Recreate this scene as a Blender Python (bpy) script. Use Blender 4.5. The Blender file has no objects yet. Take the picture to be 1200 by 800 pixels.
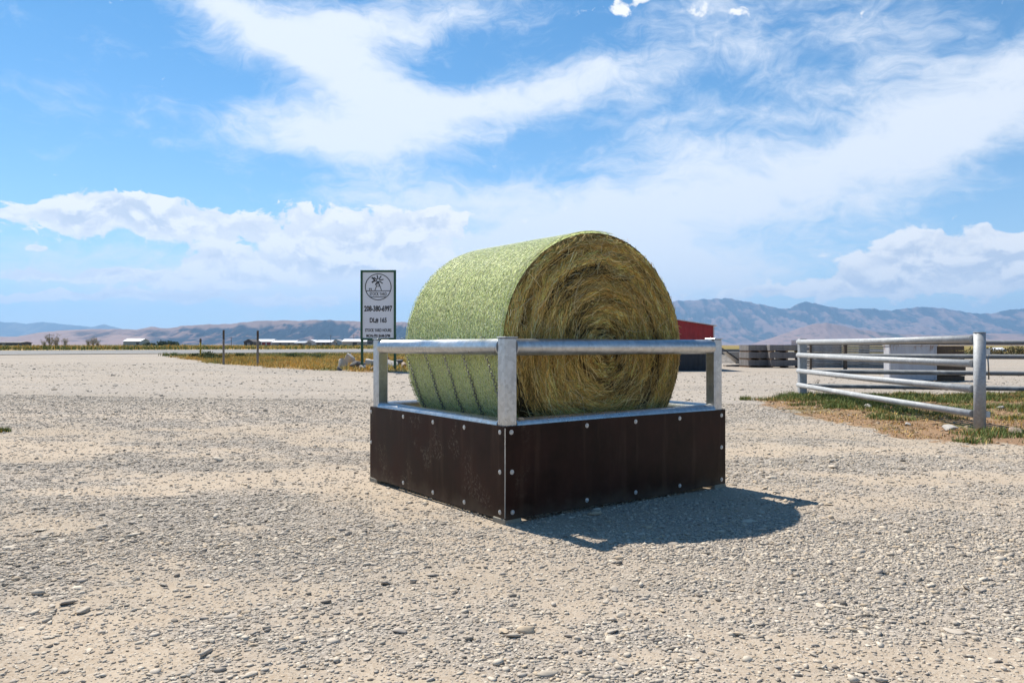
import bpy, math, random
import numpy as np
from mathutils import Vector, Matrix

random.seed(7)
RNG = np.random.default_rng(11)
scene = bpy.context.scene
COL = scene.collection
R = math.radians

# ------------------------------------------------------------------ camera
EYE = 1.2
FPX = 895.0          # focal length in pixels of a 1200 px wide frame
HOR = 404.0
cam_d = bpy.data.cameras.new('camera')
cam = bpy.data.objects.new('camera', cam_d)
COL.objects.link(cam)
cam.location = (0, 0, EYE)
cam.rotation_euler = (math.pi/2 + math.atan(4/FPX), 0, 0)
cam_d.sensor_width = 36
cam_d.lens = 36*FPX/1200
cam_d.clip_start = 0.05
cam_d.clip_end = 80000
scene.camera = cam

# ------------------------------------------------------------------ light
SUN_DIR = Vector((-0.57, 0.71, 1.257)).normalized()     # towards the sun
SUN_EL = math.asin(SUN_DIR.z)
sd = bpy.data.lights.new('sun', 'SUN')
sd.energy = 5.0
sd.angle = R(0.5)
sd.color = (1.0, 0.95, 0.865)
sun = bpy.data.objects.new('sun', sd)
COL.objects.link(sun)
sun.rotation_euler = SUN_DIR.to_track_quat('Z', 'Y').to_euler()
scene.view_settings.view_transform = 'Standard'
scene.view_settings.look = 'None'
scene.view_settings.gamma = 1
scene.view_settings.use_curve_mapping = False
scene.view_settings.exposure = 0.66

# ------------------------------------------------------------------ node helper
class NT:
    def __init__(s, tree):
        s.t = tree; s.n = tree.nodes; s.l = tree.links
    def new(s, typ, **kw):
        n = s.n.new(typ)
        for k, v in kw.items():
            setattr(n, k, v)
        return n
    def put(s, sock, v):
        if isinstance(v, bpy.types.NodeSocket): s.l.new(v, sock)
        elif v is not None:
            if sock.type == 'RGBA' and len(v) == 3: v = (*v, 1)
            sock.default_value = v
    def m(s, op, a, b=None, c=None, clamp=False):
        n = s.new('ShaderNodeMath', operation=op); n.use_clamp = clamp
        s.put(n.inputs[0], a)
        if b is not None: s.put(n.inputs[1], b)
        if c is not None: s.put(n.inputs[2], c)
        return n.outputs[0]
    def noise(s, vec, scale, detail=4, rough=.55, dist=0, lac=2.0):
        n = s.new('ShaderNodeTexNoise')
        if vec is not None: s.put(n.inputs['Vector'], vec)
        n.inputs['Scale'].default_value = scale
        n.inputs['Detail'].default_value = detail
        n.inputs['Roughness'].default_value = rough
        n.inputs['Distortion'].default_value = dist
        n.inputs['Lacunarity'].default_value = lac
        return n.outputs[0]
    def ss(s, v, a, b, lo=0., hi=1.):
        n = s.new('ShaderNodeMapRange', interpolation_type='SMOOTHSTEP')
        s.put(n.inputs[0], v); n.inputs[1].default_value = a; n.inputs[2].default_value = b
        n.inputs[3].default_value = lo; n.inputs[4].default_value = hi
        return n.outputs[0]
    def lin(s, v, a, b, lo=0., hi=1.):
        n = s.new('ShaderNodeMapRange')
        s.put(n.inputs[0], v); n.inputs[1].default_value = a; n.inputs[2].default_value = b
        n.inputs[3].default_value = lo; n.inputs[4].default_value = hi
        return n.outputs[0]
    def mix(s, f, a, b, blend='MIX'):
        n = s.new('ShaderNodeMix', data_type='RGBA', blend_type=blend)
        s.put(n.inputs[0], f); s.put(n.inputs[6], a); s.put(n.inputs[7], b)
        return n.outputs[2]
    def attr(s, name, kind='Fac'):
        n = s.new('ShaderNodeAttribute', attribute_name=name)
        return n.outputs[kind]
    def comb(s, x, y, z):
        n = s.new('ShaderNodeCombineXYZ')
        s.put(n.inputs[0], x); s.put(n.inputs[1], y); s.put(n.inputs[2], z)
        return n.outputs[0]
    def scalev(s, v, k):
        n = s.new('ShaderNodeVectorMath', operation='MULTIPLY')
        s.put(n.inputs[0], v); n.inputs[1].default_value = k
        return n.outputs[0]

# ------------------------------------------------------------------ sky with clouds
world = bpy.data.worlds.new('World')
scene.world = world
world.use_nodes = True
W = NT(world.node_tree)
for n in list(W.n): W.n.remove(n)
out = W.new('ShaderNodeOutputWorld')
bg = W.new('ShaderNodeBackground')
W.l.new(bg.outputs[0], out.inputs[0])
sky = W.new('ShaderNodeTexSky', sky_type='NISHITA')
sky.sun_disc = False
sky.sun_elevation = SUN_EL
sky.sun_rotation = math.atan2(SUN_DIR.x, SUN_DIR.y)
sky.altitude = 1400
sky.air_density = 1.0
sky.dust_density = 0.15
sky.ozone_density = 2.0
SKY_K = 0.105
tc = W.new('ShaderNodeTexCoord')
nrm = W.new('ShaderNodeVectorMath', operation='NORMALIZE')
W.l.new(tc.outputs['Generated'], nrm.inputs[0])
sp = W.new('ShaderNodeSeparateXYZ'); W.l.new(nrm.outputs[0], sp.inputs[0])
dx, dy, dz = sp.outputs
AZ = W.m('ARCTAN2', dx, dy)
EL = W.m('ARCSINE', dz)
# warp of the sky angles
P0 = W.comb(AZ, EL, 0.0)
w1 = W.m('SUBTRACT', W.noise(P0, 5.0, 4, .55), .5)
w2 = W.m('SUBTRACT', W.noise(W.comb(AZ, EL, 4.7), 5.0, 4, .55), .5)
AZc = W.m('MULTIPLY_ADD', w1, .13, AZ)
ELc = W.m('MULTIPLY_ADD', w2, .09, EL)
w3 = W.m('SUBTRACT', W.noise(W.comb(AZ, EL, 9.0), 14.0, 3, .5), .5)
w4 = W.m('SUBTRACT', W.noise(W.comb(AZ, EL, 12.), 14.0, 3, .5), .5)
AZk = W.m('MULTIPLY_ADD', w3, .05, AZ)
ELk = W.m('MULTIPLY_ADD', w4, .035, EL)

def blob(az, el, x, y, sx, sy, ang, k, power=1.0):
    """soft elliptical cloud bank; x, y, sizes in thousandths of the view, turned into sky angles"""
    a0 = math.atan((x-600)/FPX); e0 = math.atan((HOR-y)/FPX*math.cos(a0))
    sx = sx/FPX*math.cos(a0)**1.5; sy = sy/FPX*math.cos(a0)
    ca, sa = math.cos(R(ang)), math.sin(R(ang))
    da = W.m('SUBTRACT', az, a0); de = W.m('SUBTRACT', el, e0)
    p = W.m('ADD', W.m('MULTIPLY', da, ca/sx), W.m('MULTIPLY', de, sa/sx))
    q = W.m('ADD', W.m('MULTIPLY', da, -sa/sy), W.m('MULTIPLY', de, ca/sy))
    d = W.m('ADD', W.m('MULTIPLY', p, p), W.m('MULTIPLY', q, q))
    return W.m('MULTIPLY', W.m('EXPONENT', W.m('MULTIPLY', d, -1.0)), k)

def total(items):
    s = items[0]
    for i in items[1:]: s = W.m('ADD', s, i)
    return s
# high thin cloud (angles positive = rising to the right)
cir = total([blob(AZc, ELc, *a) for a in [
    (300, 30, 85, 22, -28, .75), (390, 75, 95, 46, -25, .95), (470, 20, 130, 26, 10, .8),
    (350, 158, 105, 26, -8, .85), (500, 150, 110, 38, 14, .85), (640, 104, 170, 20, 8, .62),
    (640, 290, 200, 42, 6, .70), (560, 235, 110, 22, 4, .5), (840, 225, 210, 48, 12, .75), (1120, 150, 170, 50, 30, .85),
    (700, 330, 260, 45, 0, .55), (900, 60, 220, 70, -20, .34), (780, 150, 130, 36, -20, .42),
    (770, 322, 190, 26, 0, .42), (940, 205, 120, 20, 22, .3),
    (250, 335, 380, 40, 0, .62), (700, 270, 130, 50, 0, .25), (480, 230, 130, 22, 4, .35), (1060, 30, 120, 40, -30, .22)]])
st = W.noise(W.comb(W.m('MULTIPLY', AZc, 1.0), W.m('MULTIPLY', ELc, 2.6), 2.0), 7.0, 7, .62, .4)
fine = W.noise(W.comb(AZc, W.m('MULTIPLY', ELc, 1.8), 6.0), 24.0, 8, .66, 1.1)
cf = W.m('ADD', cir, W.m('MULTIPLY', W.m('SUBTRACT', st, .5), 1.5))
cf = W.m('ADD', cf, W.m('MULTIPLY', W.m('SUBTRACT', fine, .5), .90))
cirm = W.ss(cf, .02, .98, 0, .92)
# heaped cloud
cuL = [(85, 255, 100, 22, 4, 1.0), (225, 264, 120, 22, -4, 1.05), (150, 240, 55, 13, 0, .5),
       (400, 262, 95, 26, 2, .72), (505, 262, 55, 20, 4, .9), (90, 324, 190, 9, 1, .95), (60, 345, 150, 6, 0, .7),
       (330, 316, 150, 20, 4, .95), (440, 296, 100, 26, 0, .85), (330, 352, 220, 9, 0, .7), (240, 300, 60, 10, 0, .6), (45, 297, 14, 4, 0, .7),
       (745, 1, 50, 12, 8, .62), (818, 9, 24, 8, 0, .50), (866, 13, 20, 9, 0, .52),
       (1080, 290, 66, 26, 0, 1.15), (1120, 320, 140, 30, 2, 1.1), (1185, 285, 45, 22, 0, .8),
       (1000, 334, 65, 13, 4, .8), (860, 345, 110, 9, 3, .6), (1240, 310, 60, 36, 0, .8),
       (-120, 260, 90, 20, 0, .8), (1500, 300, 200, 30, 0, .7), (-500, 200, 200, 40, 0, .8)]
cu = total([blob(AZk, ELk, *a) for a in cuL])
cn = W.noise(W.comb(AZk, W.m('MULTIPLY', ELk, 1.5), 1.0), 22.0, 7, .58, .0)
cn2 = W.noise(W.comb(AZk, W.m('MULTIPLY', ELk, 1.3), 3.0), 55.0, 7, .55, .0)
cuf = W.m('ADD', cu, W.m('MULTIPLY', W.m('SUBTRACT', cn, .5), 2.0))
cuf = W.m('ADD', cuf, W.m('MULTIPLY', W.m('SUBTRACT', cn2, .5), .95))
cum = W.ss(cuf, .43, .66, 0, 1)
# body shading of the heaped cloud: denser middle and lower bodies are greyer
cnb = W.noise(W.comb(AZk, W.m('MULTIPLY', W.m('ADD', ELk, .012), 1.5), 1.0), 22.0, 7, .58, .0)
lit = W.m('SUBTRACT', cn, cnb)
shade = W.lin(lit, -.07, .07, .0, 1.)
thick = W.ss(cuf, .6, 1.5, 0, .6)
CW = (.90, .905, .91); CG = (.56, .63, .74)
cucol = W.mix(W.m('MULTIPLY', W.m('SUBTRACT', 1.0, shade), W.m('ADD', thick, .38)), CW, CG)
cicol = (.80, .84, .895)
# pale air close to the horizon
hz = W.m('EXPONENT', W.m('MULTIPLY', W.m('MAXIMUM', EL, 0.0), -1/.12))
skyc = W.new('ShaderNodeVectorMath', operation='MULTIPLY')
W.l.new(sky.outputs[0], skyc.inputs[0])
skyc.inputs[1].default_value = (SKY_K*.37, SKY_K*.90, SKY_K*1.11)
c = W.mix(W.m('MULTIPLY', hz, .88), skyc.outputs[0], (.80, .85, .90))
c = W.mix(cirm, c, cicol)
c = W.mix(cum, c, cucol)
up = W.ss(dz, -.02, .0)
c = W.mix(up, (.30, .28, .25), c)
W.l.new(c, bg.inputs[0])
bg.inputs[1].default_value = .76

# ------------------------------------------------------------------ numpy noise
def _hash(ix, iy, seed):
    h = (ix.astype(np.int64)*374761393 + iy.astype(np.int64)*668265263 + seed*974634777) & 0xffffffff
    h = ((h ^ (h >> 13))*1274126177) & 0xffffffff
    h = (h ^ (h >> 16)) & 0xffffffff
    return h/4294967295.0
def vnoise(x, y, seed=0):
    x = np.asarray(x, float); y = np.asarray(y, float)
    ix = np.floor(x); iy = np.floor(y); fx = x-ix; fy = y-iy
    fx = fx*fx*fx*(fx*(fx*6-15)+10); fy = fy*fy*fy*(fy*(fy*6-15)+10)
    a = _hash(ix, iy, seed); b = _hash(ix+1, iy, seed); c_ = _hash(ix, iy+1, seed); d = _hash(ix+1, iy+1, seed)
    return (a*(1-fx)+b*fx)*(1-fy) + (c_*(1-fx)+d*fx)*fy
def fbm(x, y, seed=0, oct=4, rough=.5):
    s = 0; a = 1; t = 0
    for i in range(oct):
        s = s + a*vnoise(np.asarray(x)*2**i + i*17.3, np.asarray(y)*2**i + i*9.1, seed+i); t += a; a *= rough
    return s/t
def sstep(v, a, b):
    t = np.clip((v-a)/(b-a), 0, 1); return t*t*(3-2*t)

# ------------------------------------------------------------------ terrain
def base_h(x, y):
    x = np.asarray(x, float); y = np.asarray(y, float)
    s = y - .93*x
    h = np.interp(s, [0, 11, 22, 31.5, 41, 81, 95, 110], [0, 0, .13, .325, .36, .52, .75, .78])
    b = 1 - sstep(x/np.maximum(y, 1.0), .02, .2)
    return h*b*sstep(y, 3, 9)
def ground_h(x, y):
    x = np.asarray(x, float); y = np.asarray(y, float)
    r = np.hypot(x, y)
    k = 1-sstep(r, 16, 30)
    m = (fbm(x*.55, y*.55, 3, 3)-.5)*.035 + (fbm(x*3, y*3, 5, 3)-.5)*.020 + (fbm(x*14, y*14, 8, 2)-.5)*.008
    # calm where the feeder stands
    c_ = 1-.8*np.exp(-((x-.3)**2+(y-6.5)**2)/3.5)
    return base_h(x, y) + m*k*c_
def gh(x, y): return float(ground_h(np.array([x]), np.array([y]))[0])
def GP(px, py):
    """where the line of sight through a point of the photograph meets the ground (layout helper)"""
    tx = (px-600)/FPX; tz = (HOR-py)/FPX
    y = 1.5
    while y < 30000:
        if EYE + tz*y <= float(base_h(np.array([tx*y]), np.array([y]))[0]): break
        y *= 1.002
    return tx*y, y

def in_poly(x, y, poly):
    inside = np.zeros(np.shape(x), bool); n = len(poly)
    for i in range(n):
        x1, y1 = poly[i]; x2, y2 = poly[(i+1) % n]
        cnd = ((y1 > y) != (y2 > y))
        xi = (x2-x1)*(y-y1)/((y2-y1) if y2 != y1 else 1e-9) + x1
        inside ^= cnd & (x < xi)
    return inside

# gravel density: patches and drawn-out streaks of stones on bare tan dirt
def gravel_mask(x, y):
    a = fbm(x*.45+y*.18+3.1, y*.85-x*.12, 21, 4, .55)
    b = fbm(x*1.5+y*.5, y*2.4, 27, 3, .6)
    c3 = fbm(x*4.2+y*1.4, y*6.5, 33, 3, .6)
    v = a*.40 + b*.35 + c3*.25
    g = sstep(v, .40, .64)
    # heap of clean gravel to the right of the feeder
    rgt = np.exp(-(((x-2.2)/1.9)**2 + ((y-4.4)/1.1)**2))
    g = np.clip(g + .85*rgt, 0, 1)
    far = sstep(y, 9, 15)
    return g*(1-far) + far*np.clip(.74+.26*g, 0, 1)

VERGE_L = [GP(*p) for p in [(198, 416.6), (240, 424), (320, 431), (380, 434), (436, 436), (500, 436), (560, 432), (600, 424),
                            (560, 415), (480, 414.2), (400, 414.4), (300, 415.2), (215, 415.9)]]
VERGE_R = [GP(*p) for p in [(884, 468), (932, 484), (985, 496), (1060, 512), (1130, 520), (1230, 520), (1500, 520), (1500, 458),
                            (1200, 459), (1130, 462), (1060, 461), (1000, 463), (940, 461)]]
def verge(x, y):
    jx = x + (fbm(x*.9, y*.9, 41, 3)-.5)*1.0*np.clip(y/25, .35, 1.6)
    jy = y + (fbm(x*.9, y*.9, 45, 3)-.5)*1.0*np.clip(y/25, .35, 1.6)
    jx = jx + (fbm(x*5, y*5, 47, 2)-.5)*.7; jy = jy + (fbm(x*5, y*5, 49, 2)-.5)*.7
    return in_poly(jx, jy, VERGE_L), in_poly(jx, jy, VERGE_R)

def mesh_from(name, V, F, mat=None, smooth=False):
    me = bpy.data.meshes.new(name)
    V = np.asarray(V, np.float32); F = np.asarray(F, np.int32)
    k = F.shape[1]
    me.vertices.add(len(V)); me.vertices.foreach_set('co', V.ravel())
    me.loops.add(F.size); me.loops.foreach_set('vertex_index', F.ravel())
    me.polygons.add(len(F))
    me.polygons.foreach_set('loop_start', np.arange(0, F.size, k, dtype=np.int32))
    me.polygons.foreach_set('loop_total', np.full(len(F), k, np.int32))
    if smooth: me.polygons.foreach_set('use_smooth', np.ones(len(F), bool))
    me.update(calc_edges=True)
    if mat: me.materials.append(mat)
    return me
def fattr(me, name, vals):
    a = me.attributes.new(name, 'FLOAT', 'POINT'); a.data.foreach_set('value', np.asarray(vals, np.float32).ravel())
def cattr(me, name, cols):
    a = me.attributes.new(name, 'FLOAT_COLOR', 'POINT')
    cc = np.ones((len(cols), 4), np.float32); cc[:, :3] = cols
    a.data.foreach_set('color', cc.ravel())
def link(name, me, parent=None, **props):
    o = bpy.data.objects.new(name, me); COL.objects.link(o)
    if parent is not None: o.parent = parent
    for k, v in props.items(): o[k] = v
    return o
def thing(name, label, cat, loc=(0, 0, 0), rz=0, group=None):
    o = bpy.data.objects.new(name, None); COL.objects.link(o)
    o.empty_display_size = .1
    o.location = loc; o.rotation_euler = (0, 0, rz)
    o['label'] = label; o['category'] = cat
    if group: o['group'] = group
    return o
def tag(o, label, cat, group=None, kind=None):
    o['label'] = label; o['category'] = cat
    if group: o['group'] = group
    if kind: o['kind'] = kind
    return o

# ------------------------------------------------------------------ materials
def new_mat(name):
    m = bpy.data.materials.new(name); m.use_nodes = True
    t = NT(m.node_tree)
    for n in list(t.n): t.n.remove(n)
    o = t.new('ShaderNodeOutputMaterial'); b = t.new('ShaderNodeBsdfPrincipled')
    t.l.new(b.outputs[0], o.inputs[0])
    return m, t, b
def obco(t): return t.new('ShaderNodeTexCoord').outputs['Object']
def geoco(t): return t.new('ShaderNodeNewGeometry').outputs['Position']
def bump(t, b, h, strength=.3, dist=.01):
    n = t.new('ShaderNodeBump'); n.inputs['Strength'].default_value = strength; n.inputs['Distance'].default_value = dist
    t.put(n.inputs['Height'], h); t.l.new(n.outputs[0], b.inputs['Normal'])
def simple(name, col, rough=.7, metal=0, var=.25, scale=6, bumps=.15, bd=.004, spec=None, stretch=(1, 1, 1)):
    m, t, b = new_mat(name)
    co = t.scalev(obco(t), stretch)
    n1 = t.noise(co, scale, 6, .6); n2 = t.noise(co, scale*7, 4, .6)
    f = t.m('ADD', t.m('MULTIPLY', n1, .65), t.m('MULTIPLY', n2, .35))
    col = tuple(c_*.86 for c_ in col)
    lo = tuple(c_*(1-var) for c_ in col); hi = tuple(min(1, c_*(1+var)) for c_ in col)
    t.put(b.inputs['Base Color'], t.mix(t.lin(f, .3, .7), lo, hi))
    b.inputs['Metallic'].default_value = metal
    t.put(b.inputs['Roughness'], t.lin(n1, .3, .7, max(0, rough-.1), min(1, rough+.1)))
    if spec is not None: b.inputs['Specular IOR Level'].default_value = spec
    if bumps: bump(t, b, n2, bumps, bd)
    return m

# ground
def ground_mat():
    m, t, b = new_mat('gravel_yard')
    P = geoco(t)
    g = t.attr('gravel'); vg = t.attr('verge'); fd = t.attr('field'); dry = t.attr('dry')
    n_big = t.noise(P, .35, 5, .6); n_mid = t.noise(P, 3.0, 5, .6)
    n_f = t.noise(P, 55, 5, .7); n_ff = t.noise(P, 160, 3, .7)
    tan = t.mix(t.lin(n_mid, .3, .7), (.43, .34, .245), (.55, .45, .335))
    tan = t.mix(t.ss(n_f, .42, .66), tan, (.58, .495, .39))
    tan = t.mix(t.ss(n_ff, .60, .72, 0, .55), tan, (.22, .18, .14))
    vo = t.new('ShaderNodeTexVoronoi'); t.l.new(P, vo.inputs['Vector']); vo.inputs['Scale'].default_value = 48
    sepc = t.new('ShaderNodeSeparateColor'); t.l.new(vo.outputs['Color'], sepc.inputs[0])
    gry = t.mix(sepc.outputs[0], (.34, .31, .275), (.60, .55, .485))
    gry = t.mix(t.ss(vo.outputs['Distance'], .35, .7, 0, .5), gry, (.20, .17, .14))
    col = t.mix(t.m('MULTIPLY', g, .85), tan, gry)
    # brown dirt with dead litter in the verges
    dirt = t.mix(t.lin(n_f, .35, .65), (.24, .135, .075), (.42, .28, .17))
    gsx = t.new('ShaderNodeSeparateXYZ'); t.l.new(P, gsx.inputs[0])
    gold = t.mix(t.lin(n_mid, .35, .65), (.42, .27, .10), (.52, .38, .16))
    grn = t.mix(t.lin(n_f, .3, .7), (.07, .10, .03), (.16, .17, .06))
    dirt = t.mix(dry, grn, t.mix(t.m('MULTIPLY', t.lin(n_big, .4, .6), t.lin(gsx.outputs[0], 1, 3, 1, .15)), dirt, gold))
    col = t.mix(vg, col, dirt)
    # open fields: yellow-green strips near, pinkish dry plain far off
    big = t.noise(t.scalev(P, (.0025, .02, 1)), 1.0, 5, .6)
    fcol = t.mix(t.ss(big, .35, .65), (.15, .155, .035), (.37, .25, .085))
    dist = t.new('ShaderNodeVectorMath', operation='LENGTH'); t.l.new(P, dist.inputs[0])
    fcol = t.mix(t.ss(dist.outputs['Value'], 700, 2200), fcol, (.30, .215, .16))
    col = t.mix(fd, col, fcol)
    t.put(b.inputs['Base Color'], t.mix(1.0, col, t.mix(t.ss(t.noise(t.scalev(P, (.06, .55, 1)), 1.0, 5, .6), .38, .62), (.745, .735, .73), (.83, .815, .81)), 'MULTIPLY'))
    b.inputs['Roughness'].default_value = .95
    b.inputs['Specular IOR Level'].default_value = .15
    hgt = t.m('ADD', t.m('MULTIPLY', vo.outputs['Distance'], t.m('MULTIPLY', g, -.9)), t.m('MULTIPLY', n_f, .7))
    hgt = t.m('ADD', hgt, t.m('MULTIPLY', n_ff, .25))
    bump(t, b, hgt, .75, .012)
    return m
GROUND = ground_mat()

# one polar sheet, fine in front of the feeder, out to the horizon
radii = np.concatenate([[0.0], np.exp(np.arange(math.log(.6), math.log(26500), .0105))])
ang = np.concatenate([np.arange(-45, 45, .27), np.arange(45, 315, 3.0)])
ang = np.radians(ang)
RR, AA = np.meshgrid(radii, ang, indexing='ij')
GX = RR*np.sin(AA); GY = RR*np.cos(AA)
GZ = ground_h(GX, GY)
nr, na = RR.shape
I = np.arange(nr*na).reshape(nr, na)
J = np.roll(I, -1, axis=1)
F = np.stack([I[:-1], I[1:], J[1:], J[:-1]], -1).reshape(-1, 4)[:, ::-1]
gm = mesh_from('ground', np.stack([GX, GY, GZ], -1).reshape(-1, 3), F, GROUND, True)
fx, fy = GX.ravel(), GY.ravel()
vl, vr = verge(fx, fy)
sr = fy - .93*fx
field = np.clip(sstep(sr, 97, 99)*((fx/np.maximum(fy, 1)) < .17) + sstep(fy, 88, 110), 0, 1)
field[fy < 0] = sstep(np.hypot(fx, fy)[fy < 0], 60, 80)
fattr(gm, 'gravel', gravel_mask(fx, fy)); fattr(gm, 'verge', (vl | vr).astype(float))
fattr(gm, 'field', field)
dryv = sstep(fbm(fx*.5, fy*.35, 51, 3), .38, .55)
fattr(gm, 'dry', dryv)
link('ground', gm, kind='structure')

# road: an asphalt strip running away to the right behind the yard
def road_mat():
    m, t, b = new_mat('asphalt')
    P = geoco(t); n = t.noise(P, 2.0, 6, .65); n2 = t.noise(P, 40, 3, .6)
    t.put(b.inputs['Base Color'], t.mix(t.lin(n, .3, .7), (.125, .12, .118), (.19, .185, .175)))
    b.inputs['Roughness'].default_value = .85
    bump(t, b, n2, .3, .01)
    return m
ud = np.array([1, .93])/math.hypot(1, .93); nd = np.array([-ud[1], ud[0]])
ls = np.concatenate([np.arange(-160, 160, 1.0)]); cs_ = np.linspace(-4.4, 4.4, 9)
o0 = np.array([-13.7, 75.0])
L_, C_ = np.meshgrid(ls, cs_, indexing='ij')
X_ = o0[0] + ud[0]*L_ + nd[0]*C_; Y_ = o0[1] + ud[1]*L_ + nd[1]*C_
Z_ = base_h(X_, Y_) + .035 + .03*(1-(C_/4.4)**2)
I = np.arange(X_.size).reshape(X_.shape)
F = np.stack([I[:-1, :-1], I[1:, :-1], I[1:, 1:], I[:-1, 1:]], -1).reshape(-1, 4)
link('road', mesh_from('road', np.stack([X_, Y_, Z_], -1).reshape(-1, 3), F, road_mat(), True), kind='structure')
m_line = simple('road_paint', (.72, .70, .62), .7, 0, .15, 3, 0)
for nm, off in (('road_edge_line', -3.7), ('road_edge_line', 3.7)):
    C2 = np.array([off-.06, off+.06]); L2, CC = np.meshgrid(ls, C2, indexing='ij')
    X2 = o0[0]+ud[0]*L2+nd[0]*CC; Y2 = o0[1]+ud[1]*L2+nd[1]*CC
    Z2 = base_h(X2, Y2)+.035+.03*(1-(CC/4.4)**2)+.008
    I2 = np.arange(X2.size).reshape(X2.shape)
    F2 = np.stack([I2[:-1, :-1], I2[1:, :-1], I2[1:, 1:], I2[:-1, 1:]], -1).reshape(-1, 4)
    link(nm, mesh_from(nm, np.stack([X2, Y2, Z2], -1).reshape(-1, 3), F2, m_line), kind='structure')

# ------------------------------------------------------------------ mountains
def hill_mat(name, dark, tanc, pink, k=.5, sc=.0012):
    m, t, b = new_mat(name)
    P = geoco(t)
    n = t.noise(P, sc, 8, .65, .5); n2 = t.noise(t.scalev(P, (1, 1, 2.5)), sc*5, 6, .65, .3)
    sz = t.new('ShaderNodeSeparateXYZ'); t.l.new(P, sz.inputs[0])
    f = t.m('ADD', t.m('MULTIPLY', n, .55), t.m('MULTIPLY', n2, .45))
    f = t.m('SUBTRACT', f, t.m('MULTIPLY', t.m('SUBTRACT', t.attr('veg'), .30), .60))
    f = t.ss(f, k-.07, k+.07)
    c_ = t.mix(f, dark, tanc)
    t.put(b.inputs['Base Color'], t.mix(t.attr('low'), c_, pink))
    b.inputs['Roughness'].default_value = 1; b.inputs['Specular IOR Level'].default_value = 0
    return m
def ridge(name, prof, Yfoot, Yridge, Yback, mat, gul, seed, step=2.0, rows=60, low=.2):
    """mountain range with its own depth; prof gives the skyline"""
    px = np.arange(prof[0][0], prof[-1][0]+.1, step)
    top = np.interp(px, [p[0] for p in prof], [p[1] for p in prof])
    H0 = (HOR-top)/FPX*Yridge + EYE
    H0 = H0*(1 + (fbm(px*.05, px*0+seed, seed, 4)-.5)*.05 + (fbm(px*.16, px*0+seed, seed+2, 3)-.5)*.05)
    tt = np.concatenate([np.linspace(0, 1, rows), np.linspace(1, 2, 12)[1:]])
    T, PX = np.meshgrid(tt, px, indexing='ij'); Hm = np.broadcast_to(H0, T.shape)
    Y = np.where(T <= 1, Yfoot+(Yridge-Yfoot)*T, Yridge+(Yback-Yridge)*(T-1))
    X = (PX-600)/FPX*Y*(1.0) if True else 0
    s = np.clip(np.where(T <= 1, T, 2-T), 0, 1)
    cross = s**1.35
    q = Yridge*.028
    rg = 1-np.abs(2*fbm(X/q*1.1+seed, T*1.6+X/q*.25, seed, 4, .55)-1)          # spurs running down the slope
    rg2 = 1-np.abs(2*fbm(X/q*4.2, T*4.5+X/q*.6, seed+9, 4, .6)-1)
    env = np.sin(np.pi*np.clip(s, 0, 1))**.8
    Z = Hm*cross*(1 - gul*env*(1-rg)*1.5 - gul*.45*env*(1-rg2)) - 2
    Z = np.maximum(Z, -2 + Hm*.0)
    I = np.arange(T.size).reshape(T.shape)
    F = np.stack([I[:-1, :-1], I[:-1, 1:], I[1:, 1:], I[1:, :-1]], -1).reshape(-1, 4)
    me = mesh_from(name, np.stack([X, Y, Z], -1).reshape(-1, 3), F, mat, True)
    fattr(me, 'veg', ((1-rg)*.6+(1-rg2)*.4).ravel())
    lw = sstep(.5-s + (fbm(PX*.03, T*6, seed+3, 4)-.5)*.6, .5-low-.08, .5-low+.12)
    if seed == 71: lw = np.maximum(lw, sstep(185-PX + (fbm(PX*.02, T*5, 5, 4)-.5)*260, -30, 90)) ; lw = np.maximum(lw, .8*sstep(T+(fbm(PX*.06, T*3, 7, 3)-.5)*.3, .88, .97))
    fattr(me, 'low', lw.ravel()*.9)
    return link(name, me, kind='structure')
M_R = hill_mat('far_range_slopes', (.022, .038, .045), (.20, .14, .125), (.24, .17, .15), .57, .0007)
M_L = hill_mat('mesa_slopes', (.020, .032, .045), (.23, .15, .125), (.34, .225, .18), .64, .0011)
M_B = hill_mat('distant_range_slopes', (.06, .08, .08), (.15, .15, .13), (.2, .18, .15), .6, .0006)
ridge('hills', [(-500, 386), (-200, 380), (0, 376.8), (15, 377.5), (30, 379), (45, 377), (60, 377.6), (80, 380), (100, 382.5), (110, 382.5), (122, 379.5),
                (135, 383), (150, 387), (200, 393), (260, 402)], 18500, 21000, 22500, M_B, .10, 61, 2, 24)
ridge('hills', [(-300, 400), (-100, 396), (20, 394), (45, 389.5), (70, 387), (105, 385.5), (140, 385), (160, 386), (178, 382.8), (195, 384.5), (215, 381.5),
                (240, 380.2), (270, 379.2), (300, 376.3), (325, 374.8), (350, 375.5), (370, 374.6), (400, 375.4), (430, 376.2), (470, 377.5),
                (520, 380), (600, 386), (680, 394), (720, 400)], 6500, 8200, 9500, M_L, .50, 71, 1.2, 90, .02)
ridge('mountains', [(560, 385), (640, 370), (700, 360), (760, 355), (790, 352), (820, 350.5), (850, 350), (870, 352.5), (890, 356), (912, 361), (926, 361.5),
                    (936, 356), (945, 353.2), (958, 356), (985, 361.5), (1000, 362), (1020, 361), (1045, 363.5), (1075, 360.3), (1100, 360.5), (1125, 364), (1148, 367.3),
                    (1165, 366.5), (1185, 363), (1200, 360.5), (1240, 356), (1320, 362), (1450, 366), (1600, 380), (1700, 395)],
      13000, 17500, 20000, M_R, .72, 83, 1.5, 90, .12)
ridge('hills', [(880, 403), (915, 392), (935, 384.5), (952, 379.5), (968, 378.3), (985, 381), (1010, 386.5), (1050, 391), (1100, 393), (1150, 390.5), (1190, 391), (1260, 389),
                (1350, 396), (1400, 403)], 9500, 10600, 11500, hill_mat('foothill_slopes', (.07, .07, .06), (.27, .18, .15), (.30, .21, .17), .47, .0016), .22, 97, 1.5, 50, .1)

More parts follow.
